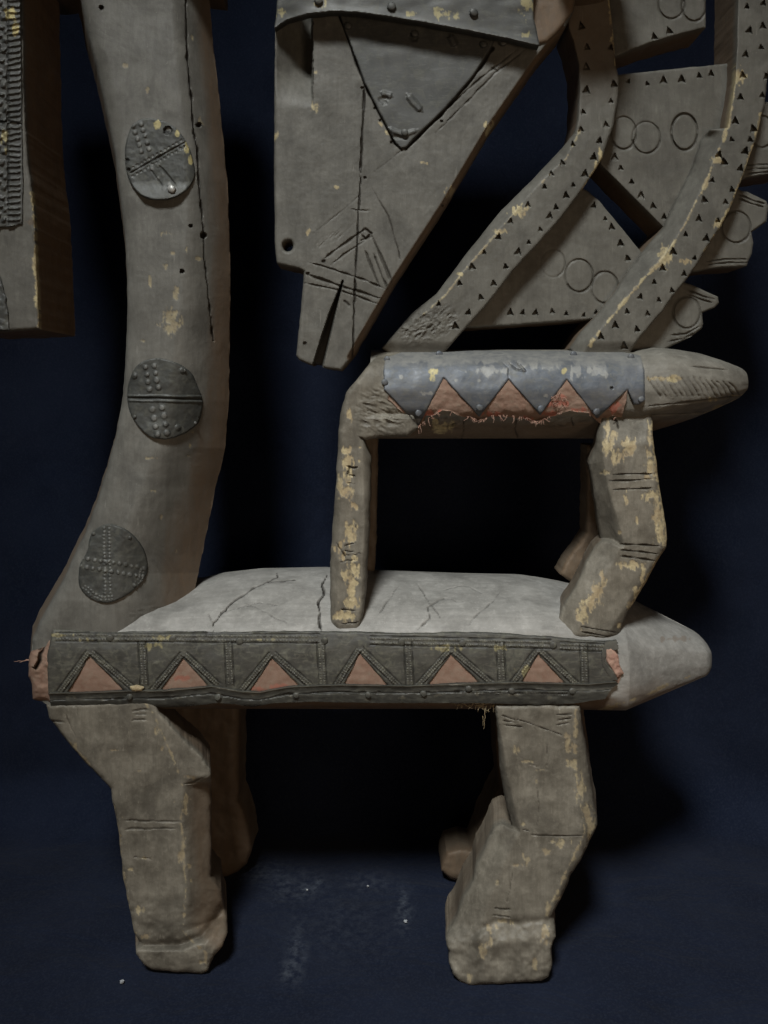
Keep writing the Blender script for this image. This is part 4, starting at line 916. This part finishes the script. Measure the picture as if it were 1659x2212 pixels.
r.edgewear(cham, 6, 4, .1, .9); r.edgewear(cv(3, [(1545, 690), (1510, 850), (1430, 1090), (1290, 1400), (1150, 1630), (1080, 1730)]), 6, 6, -.1, 1.0); r.edgewear(cv(3, [(1375, 400), (1376, 500), (1350, 650), (1332, 780)]), 6, 9, -.05, .8)
for f in cv(3, [(940, 1580, 14, 26), (1070, 1620, 14, 8), (1280, 1380, 16, 10), (1410, 480, 14, 20), (1270, 990, 14, 8)]): r.fleck(f[0], f[1], f[2], f[3], int(f[0]) % 40, .1, 0, .9, sc=5)
r.Z += 12 * smooth(735, 765, r.Y)
r.build('mane_bar', MANEW, root, thick=130, rings=5, side=(0, 0, .7), wob=2)

def panel(loop, d0, feats, name='mane_panel', thick=110, jit=1.0):
    r = Relief(loop, d0=d0, res=1.8, jit=jit); r.grain(.7, .3, 17); r.edge(5, 4); feats(r)
    return r.build(name, MANEW, root, thick=thick, rings=3, side=(0, .1, .8), wob=1.5)
def pA(r):
    for c in cv(3, [(985, 30, 28, 30), (1125, 40, 26, 32)]): r.ring(*c, 3, 5)
    notches(r, cv(3, [(970, 190), (880, 225)]), 9)
panel(cv(3, [(600, -200), (1195, -200), (1198, 60), (1197, 172), (1100, 195), (850, 265), (640, 350), (600, 350)]), 142, pA)
def pB(r):
    c = cv(3, [(690, 822, 27, 35), (830, 850, 30, 34), (1065, 815, 28, 39)]); r.ring(*c[0], 3, 5, .1, 2.6); r.ring(*c[0], 2, 2.5, -2.0, .1, .2); r.ring(*c[1], 3, 5, .2, 3.0); r.ring(*c[1], 2, 2, -1.2, .2, .15); r.ring(*c[2], 3, 5, .1, 3.0); r.ring(*c[2], 3, 5, -2.8, -.5); r.ring(*c[2], 2, 2, -9, 9, .1)
    notches(r, cv(3, [(720, 505), (835, 515), (937, 497), (1047, 487), (1155, 467), (1230, 455), (635, 970), (672, 1037), (740, 1122), (800, 1207), (870, 1272), (940, 1338)]))
panel(cv(3, [(560, 470), (650, 462), (900, 435), (1240, 402), (1440, 380), (1440, 760), (1200, 1000), (1020, 1400), (940, 1412), (760, 1230), (545, 1015), (500, 700)]), 142, pB)
def pC(r):
    c = cv(3, [(415, 1702, 30, 35), (575, 1775, 29, 34), (255, 1625, 26, 30)]); r.ring(*c[0], 3, 5, .0, 2.6); r.ring(*c[0], 2.5, 3, -2.0, .0, .3); r.ring(*c[1], 3, 5); r.ring(*c[2], 2.4, 3, -1.2, 1.2, .3)
    notches(r, cv(3, [(575, 1352), (615, 1402), (670, 1502), (715, 1592), (505, 1270), (-10, 1930), (70, 1928), (145, 1932), (250, 1922), (335, 1937), (445, 1947), (520, 1927)]), 8.5)
panel(cv(3, [(380, 1130), (460, 1175), (540, 1240), (680, 1410), (805, 1562), (830, 1640), (600, 1960), (500, 1972), (200, 1990), (0, 2006), (-300, 2025), (-300, 1800), (0, 1560)]), 142, pC)
def tipf(circ, lines):
    def f(r):
        for c in cv(3, circ): r.ring(c[0], c[1], c[2], c[3], 3, 5)
        for l in lines: r.groove(cv(3, l), 2.6, 4, .35)
    return f
panel(cv(3, [(960, 1700), (1140, 1772), (1270, 1830), (1277, 1870), (1250, 1900), (1175, 1930), (1182, 2000), (1170, 2032), (1100, 2082), (950, 2152), (940, 2200), (700, 2200), (760, 1950)]), 146, tipf([(1080, 1930, 29, 34)], [[(1090, 1790), (1180, 1830), (1265, 1850)], [(1085, 1815), (1170, 1850), (1240, 1870)], [(980, 2070), (1080, 2060), (1165, 2010)], [(960, 2110), (1060, 2090), (1140, 2050)]]), 'mane_tip')
panel(cv(3, [(1330, 1120), (1420, 1180), (1455, 1182), (1570, 1242), (1582, 1275), (1570, 1372), (1480, 1432), (1492, 1500), (1480, 1565), (1450, 1642), (1250, 1655), (1050, 1690), (1150, 1400)]), 146, tipf([(1385, 1402, 31, 34)], [[(1400, 1200), (1480, 1235), (1572, 1262)], [(1400, 1225), (1470, 1255), (1560, 1280)], [(1200, 1612), (1340, 1600), (1465, 1600)], [(1200, 1635), (1340, 1622), (1455, 1622)]]), 'mane_tip')
panel(cv(3, [(1420, 620), (1760, 640), (1780, 900), (1700, 1060), (1580, 1075), (1445, 1100), (1380, 1140), (1380, 900)]), 146, tipf([(1545, 815, 26, 34)], [[(1450, 1020), (1560, 1015), (1700, 1010)], [(1450, 1045), (1560, 1040), (1690, 1035)], [(1440, 1075), (1540, 1065), (1690, 1055)]]), 'mane_tip')

# ---- small animal's muzzle with sheet-metal triangle and collar
slit = cv(2, [(448, 1512), (372, 1700), (330, 1830), (285, 1975), (345, 1985), (375, 1860), (412, 1700), (458, 1512)])
outl = cv(2, [(120, -40), (86, 120), (82, 500), (80, 900), (85, 1330), (96, 1425), (210, 1450), (242, 1466), (227, 1650), (200, 1920), (215, 1945), (285, 1972), (300, 1962), (330, 1966), (345, 1986), (440, 2002), (502, 1930), (740, 1520), (1000, 1120), (1250, 700), (1500, 340), (1640, 170), (1700, 60), (1700, -40)])
hole = [tuple(p) for p in np.array([(622.4 + 11.5 * math.cos(a), 531 + 12.5 * math.sin(a)) for a in np.linspace(0, 2 * math.pi, 20, endpoint=False)])]
r = Relief(outl, d0=8, res=1.9, jit=1.0, holes=[hole])
r.grain(.9, math.pi / 2, 23); r.edge(7, 6)
ds_ = closest(np.stack([r.X.ravel(), r.Y.ravel()], 1), *segs([np.array(slit)])).reshape(r.X.shape); in_ = inside(np.stack([r.X.ravel(), r.Y.ravel()], 1), *segs([np.array(slit)])).reshape(r.X.shape)
r.Z += 44 * in_ * np.clip(ds_ / 3.5, 0, 1); r.M[..., 1] = np.maximum(r.M[..., 1], .6 * in_ * np.clip(ds_ / 4, 0, 1))  # slit is cut in, and its inner shade painted dark
stp = smooth(678, 672, r.X + 2 * fbm(r.X / 9, r.Y / 9, 2, 3)) * np.clip((r.X - 592) / 80, 0, 1) * smooth(235, 140, r.Y)
r.Z += 72 * stp
r.groove(cv(2, [(568, 470), (562, 620), (555, 740), (550, 900), (545, 1000), (535, 1150), (530, 1300), (520, 1500), (510, 1700), (505, 1930)]), 2.4, 5, .95, wob=2, taper=False)
for g, wd, dp in (([(495, 1130), (540, 1137), (602, 1136)], 2, 3), ([(250, 1474), (300, 1498), (440, 1545), (560, 1580), (668, 1618)], 3.4, 5), ([(242, 1528), (430, 1566), (560, 1610), (660, 1650)], 2.8, 4), ([(260, 1415), (375, 1447), (560, 1508), (690, 1562)], 2.4, 3.5),
                  ([(345, 1402), (450, 1325), (560, 1245)], 3, 4), ([(385, 1430), (480, 1360), (585, 1290)], 2.6, 3.5), ([(600, 1255), (660, 1390), (722, 1540)], 3, 4), ([(568, 1340), (610, 1450), (650, 1545)], 2.4, 3), ([(620, 1372), (655, 1470), (700, 1570)], 2.8, 4),
                  ([(545, 1260), (572, 1235), (605, 1262), (575, 1290), (545, 1260)], 2.4, 3.5), ([(545, 1300), (612, 1275)], 2.4, 3), ([(1400, 262), (1200, 420), (990, 602)], 2.4, 3), ([(1445, 262), (1280, 390), (950, 722)], 2.2, 2.5), ([(1250, 360), (1290, 385)], 2.2, 2.5), ([(620, 930), (760, 820), (860, 740)], 1.5, 1.2), ([(600, 1000), (700, 1170), (770, 1420)], 1.6, 1.5), ([(290, 1260), (420, 1160), (560, 1040)], 1.5, 1.2), ([(455, 1620), (490, 1655)], 3, 3), ([(740, 1300), (760, 1400)], 2, 2)):
    r.groove(cv(2, g), wd, dp, .5, wob=1.2)
for k in range(7): r.groove(cv(2, [(270 + k * 22, 1360 - k * 8), (350 + k * 30, 1270 - k * 14)]), 1.4, 1.0, .12)
r.groove(cv(2, [(425, 60), (500, 262), (568, 452), (648, 614), (732, 774), (766, 806)]), 4, 7, 1.0, taper=False); r.groove(cv(2, [(792, 802), (834, 758), (1004, 596), (1166, 406), (1260, 262)]), 4, 7, 1.0, taper=False)  # shadow gap beside the metal triangle, painted black in the grooves
h = cv(2, [(245, 1855), (262, 1478), (348, 1412), (555, 475), (625, 585), (655, 650), (715, 770), (990, 1110), (985, 655), (570, 960)])
for k, q in enumerate(h): r.hole(q[0], q[1], 4.5 if k < 3 else 3.5, 5, .8)
for f in cv(2, [(1240, 700, 8, 20), (1040, 1040, 12, 18), (1220, 670, 5, 8), (300, 390, 6, 6), (300, 580, 12, 14), (265, 1250, 6, 8), (700, 720, 12, 4), (420, 1010, 6, 4), (890, 880, 8, 4), (85, 750, 4, 16), (655, 670, 10, 6)]): r.fleck(f[0], f[1], f[2], f[3], int(f[0]) % 40, .1, 0, .85, sc=5, rot=.4)
er = cv(2, [(502, 1930), (740, 1520), (1000, 1120), (1250, 700), (1500, 340), (1640, 170)])
d_, sg_, _ = line_dist(er, r.X, r.Y); r.Z += 18 * np.clip(1 - d_ / 11, 0, 1); r.M[..., 2] = np.maximum(r.M[..., 2], smooth(13, 8, d_))
r.scallop(.7, 70, 90, 2)
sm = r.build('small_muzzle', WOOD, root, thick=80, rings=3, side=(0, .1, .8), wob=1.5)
r = Relief(cv(2, [(425, 30), (440, 100), (500, 260), (570, 450), (650, 610), (735, 770), (765, 800), (795, 796), (830, 755), (1000, 592), (1160, 405), (1250, 262), (1290, 180), (900, 60)]), d0=2.5, res=1.6, jit=.9)
r.Z += 2.0 * fbm(r.X / 60, r.Y / 60, 2, 61)
for g, wd, dp in (([(700, 520), (660, 540), (690, 560)], 8, 2.5), ([(800, 510), (840, 560), (880, 600)], 9, -4), ([(660, 500), (720, 520)], 8, -3), ([(1030, 190), (1060, 250)], 10, -5), ([(820, 180), (850, 220)], 10, 4), ([(690, 690), (780, 730), (860, 700)], 7, -3), ([(720, 740), (800, 745)], 6, 2.5)): r.groove(cv(2, g), wd, dp, 0, wob=2)
r.edge(4, 3)
r.Z += 0
mt = r.build('metal_triangle', METAL, sm, thick=6, rings=1, side=(0, .6, 0), back=False)
def cbase(X, Y): return -6 + 10 * np.clip((X - 900) / 300, -1, 1) ** 2 + 22 * smooth(680, 592, X)
cl = cv(2, [(82, 152), (150, 102), (260, 70), (420, 56), (560, 66), (700, 86), (900, 120), (1100, 156), (1300, 196), (1512, 244), (1500, 170), (1482, 100), (1480, 0), (1500, -150), (90, -150), (96, 0), (92, 80)])
r = Relief(cl, d0=-32, res=1.7, jit=1.0, base=cbase)
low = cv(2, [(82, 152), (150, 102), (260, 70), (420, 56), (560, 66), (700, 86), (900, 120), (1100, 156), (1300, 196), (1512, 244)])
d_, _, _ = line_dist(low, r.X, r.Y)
r.Z += 1.8 * fbm(r.X / 50, r.Y / 30, 2, 66) - 5 * np.exp(-d_ / 5)
for f in cv(2, [(825, 72, 22, 9), (1000, 78, 34, 12), (1060, 95, 16, 8), (960, 50, 16, 6), (1430, 190, 16, 10), (1450, 20, 20, 30), (330, 20, 22, 12), (120, 70, 20, 12)]): r.fleck(f[0], f[1], f[2], f[3], int(f[0]) % 40, .3, 0, .5, sc=6)
r.M[..., 2] = np.maximum(r.M[..., 2], .4 * np.exp(-d_ / 1.5))  # highlight along the collar's lower rim painted in
r.edge(3, 2)
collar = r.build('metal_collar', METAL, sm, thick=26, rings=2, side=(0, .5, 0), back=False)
for q in cv(2, [(320, 2), (715, 35), (1160, 66)]): stud(STUD, q[0], q[1], -36 + float(cbase(q[0], 0)), collar, 1.1, 'nail')
for q in cv(2, [(480, 138), (842, 180), (1212, 238), (785, 715), (1320, 228)]): stud(STUD, q[0], q[1], -2, mt, .95, 'nail')
# cheek of wood joining muzzle and small neck, small head above the view
r = Relief(cv(2, [(1440, -150), (1440, 180), (1500, 250), (1560, 235), (1640, 150), (1700, 60), (1720, -150)]), d0=2, res=2.2, jit=1.5); r.grain(1.2, 1.2, 5); r.edge(12, 12); r.M[..., 2] = .85
r.build('cheek', WOOD, root, thick=110, rings=3)
r = Relief([(700, -60), (760, -50), (1200, -45), (1330, -60), (1340, -180), (1200, -300), (900, -280), (720, -200)], d0=-10, res=9, jit=3); r.grain(2); r.edge(60, 50); r.build('small_head', WOOD, root, thick=170)
r = Relief(round_loop([(1205, -60), (1190, -180), (1240, -290), (1330, -300), (1385, -200), (1370, -70), (1290, -48)], 2), d0=-85, res=8, jit=3); r.grain(2); r.edge(40, 40); r.build('shade_block', WOOD, root, thick=200)  # added unseen block that shades the upper part of the small neck

# ---- loose threads (left end of the band, under the belly)
def wave(x, y, d, dx, dy, n, j, seed):
    random.seed(seed); out = []
    for i in range(n): out.append(at(x + random.uniform(-j, j), y + random.uniform(-j, j), d)); x += dx; y += dy
    return out
tube_mesh([(wave(66, 1426, 18, -6, .6, 7, 1.0, 1), .9 * S), (wave(62, 1424, 18, -4, 1.5, 6, 1.2, 2), .8 * S)], 'loose_threads', PINKT, lining, 'stuff')
pt = []
random.seed(9)
for k in range(46):
    x = random.uniform(990, 1110); y = 1520 + random.uniform(-2, 6)
    pt.append((wave(x, y, 6, random.uniform(-4, 4), random.uniform(-1, 3), 6, 1.2, k), random.uniform(.5, 1.0) * S))
pt.append((wave(1050, 1525, 4, -.5, 8, 7, 2.0, 77), .9 * S)); pt.append((wave(1042, 1548, 4, 1.2, 7, 4, 1.5, 78), .8 * S))
tube_mesh(pt, 'loose_threads', fabric('straw_thread', (.2, .16, .1), (.28, .23, .14)), strip, 'stuff')

# ---- small things lying on the cloth
def floor_at(px, py):
    d = (FL - VY) * D / (py - VY) - D; return at(px, py, d)
def crumb(px, py, r, mat, label, seed):
    V = []; Q = []; ex = []; random.seed(seed); n = 10; m = 6
    for i in range(1, m):
        a = math.pi * i / m
        for k in range(n):
            b2 = 2 * math.pi * k / n; q = r * random.uniform(.7, 1.15)
            V.append((q * math.sin(a) * math.cos(b2) * S, q * .8 * math.sin(a) * math.sin(b2) * S, (q * .7 * math.cos(a) + r * .5) * S))
    for i in range(m - 2):
        for k in range(n): Q.append((i * n + k, (i + 1) * n + k, (i + 1) * n + (k + 1) % n, i * n + (k + 1) % n))
    o = make_mesh('crumb', np.array(V), np.array(Q), [tuple(range(n))[::1], tuple(range((m - 2) * n, (m - 1) * n))[::-1]], None, mat, None, 30)
    o.location = floor_at(px, py); o['label'] = label; o['category'] = 'crumb'; o['group'] = 'crumbs on the cloth'
CR = wood('pale_crumb', (.25, .27, .29), (.36, .38, .4))
crumb(264, 2123, 5.5, CR, 'pale crumb lying alone left of the lower left foot', 1)
crumb(877, 1992, 5, CR, 'pale crumb at the lower end of the white powder streak', 2)
crumb(795, 1915, 3, CR, 'tiny pale crumb on the navy cloth between the far feet', 3)
crumb(664, 1923, 3, CR, 'tiny bright crumb on the powder smudge right of the left far foot', 4)
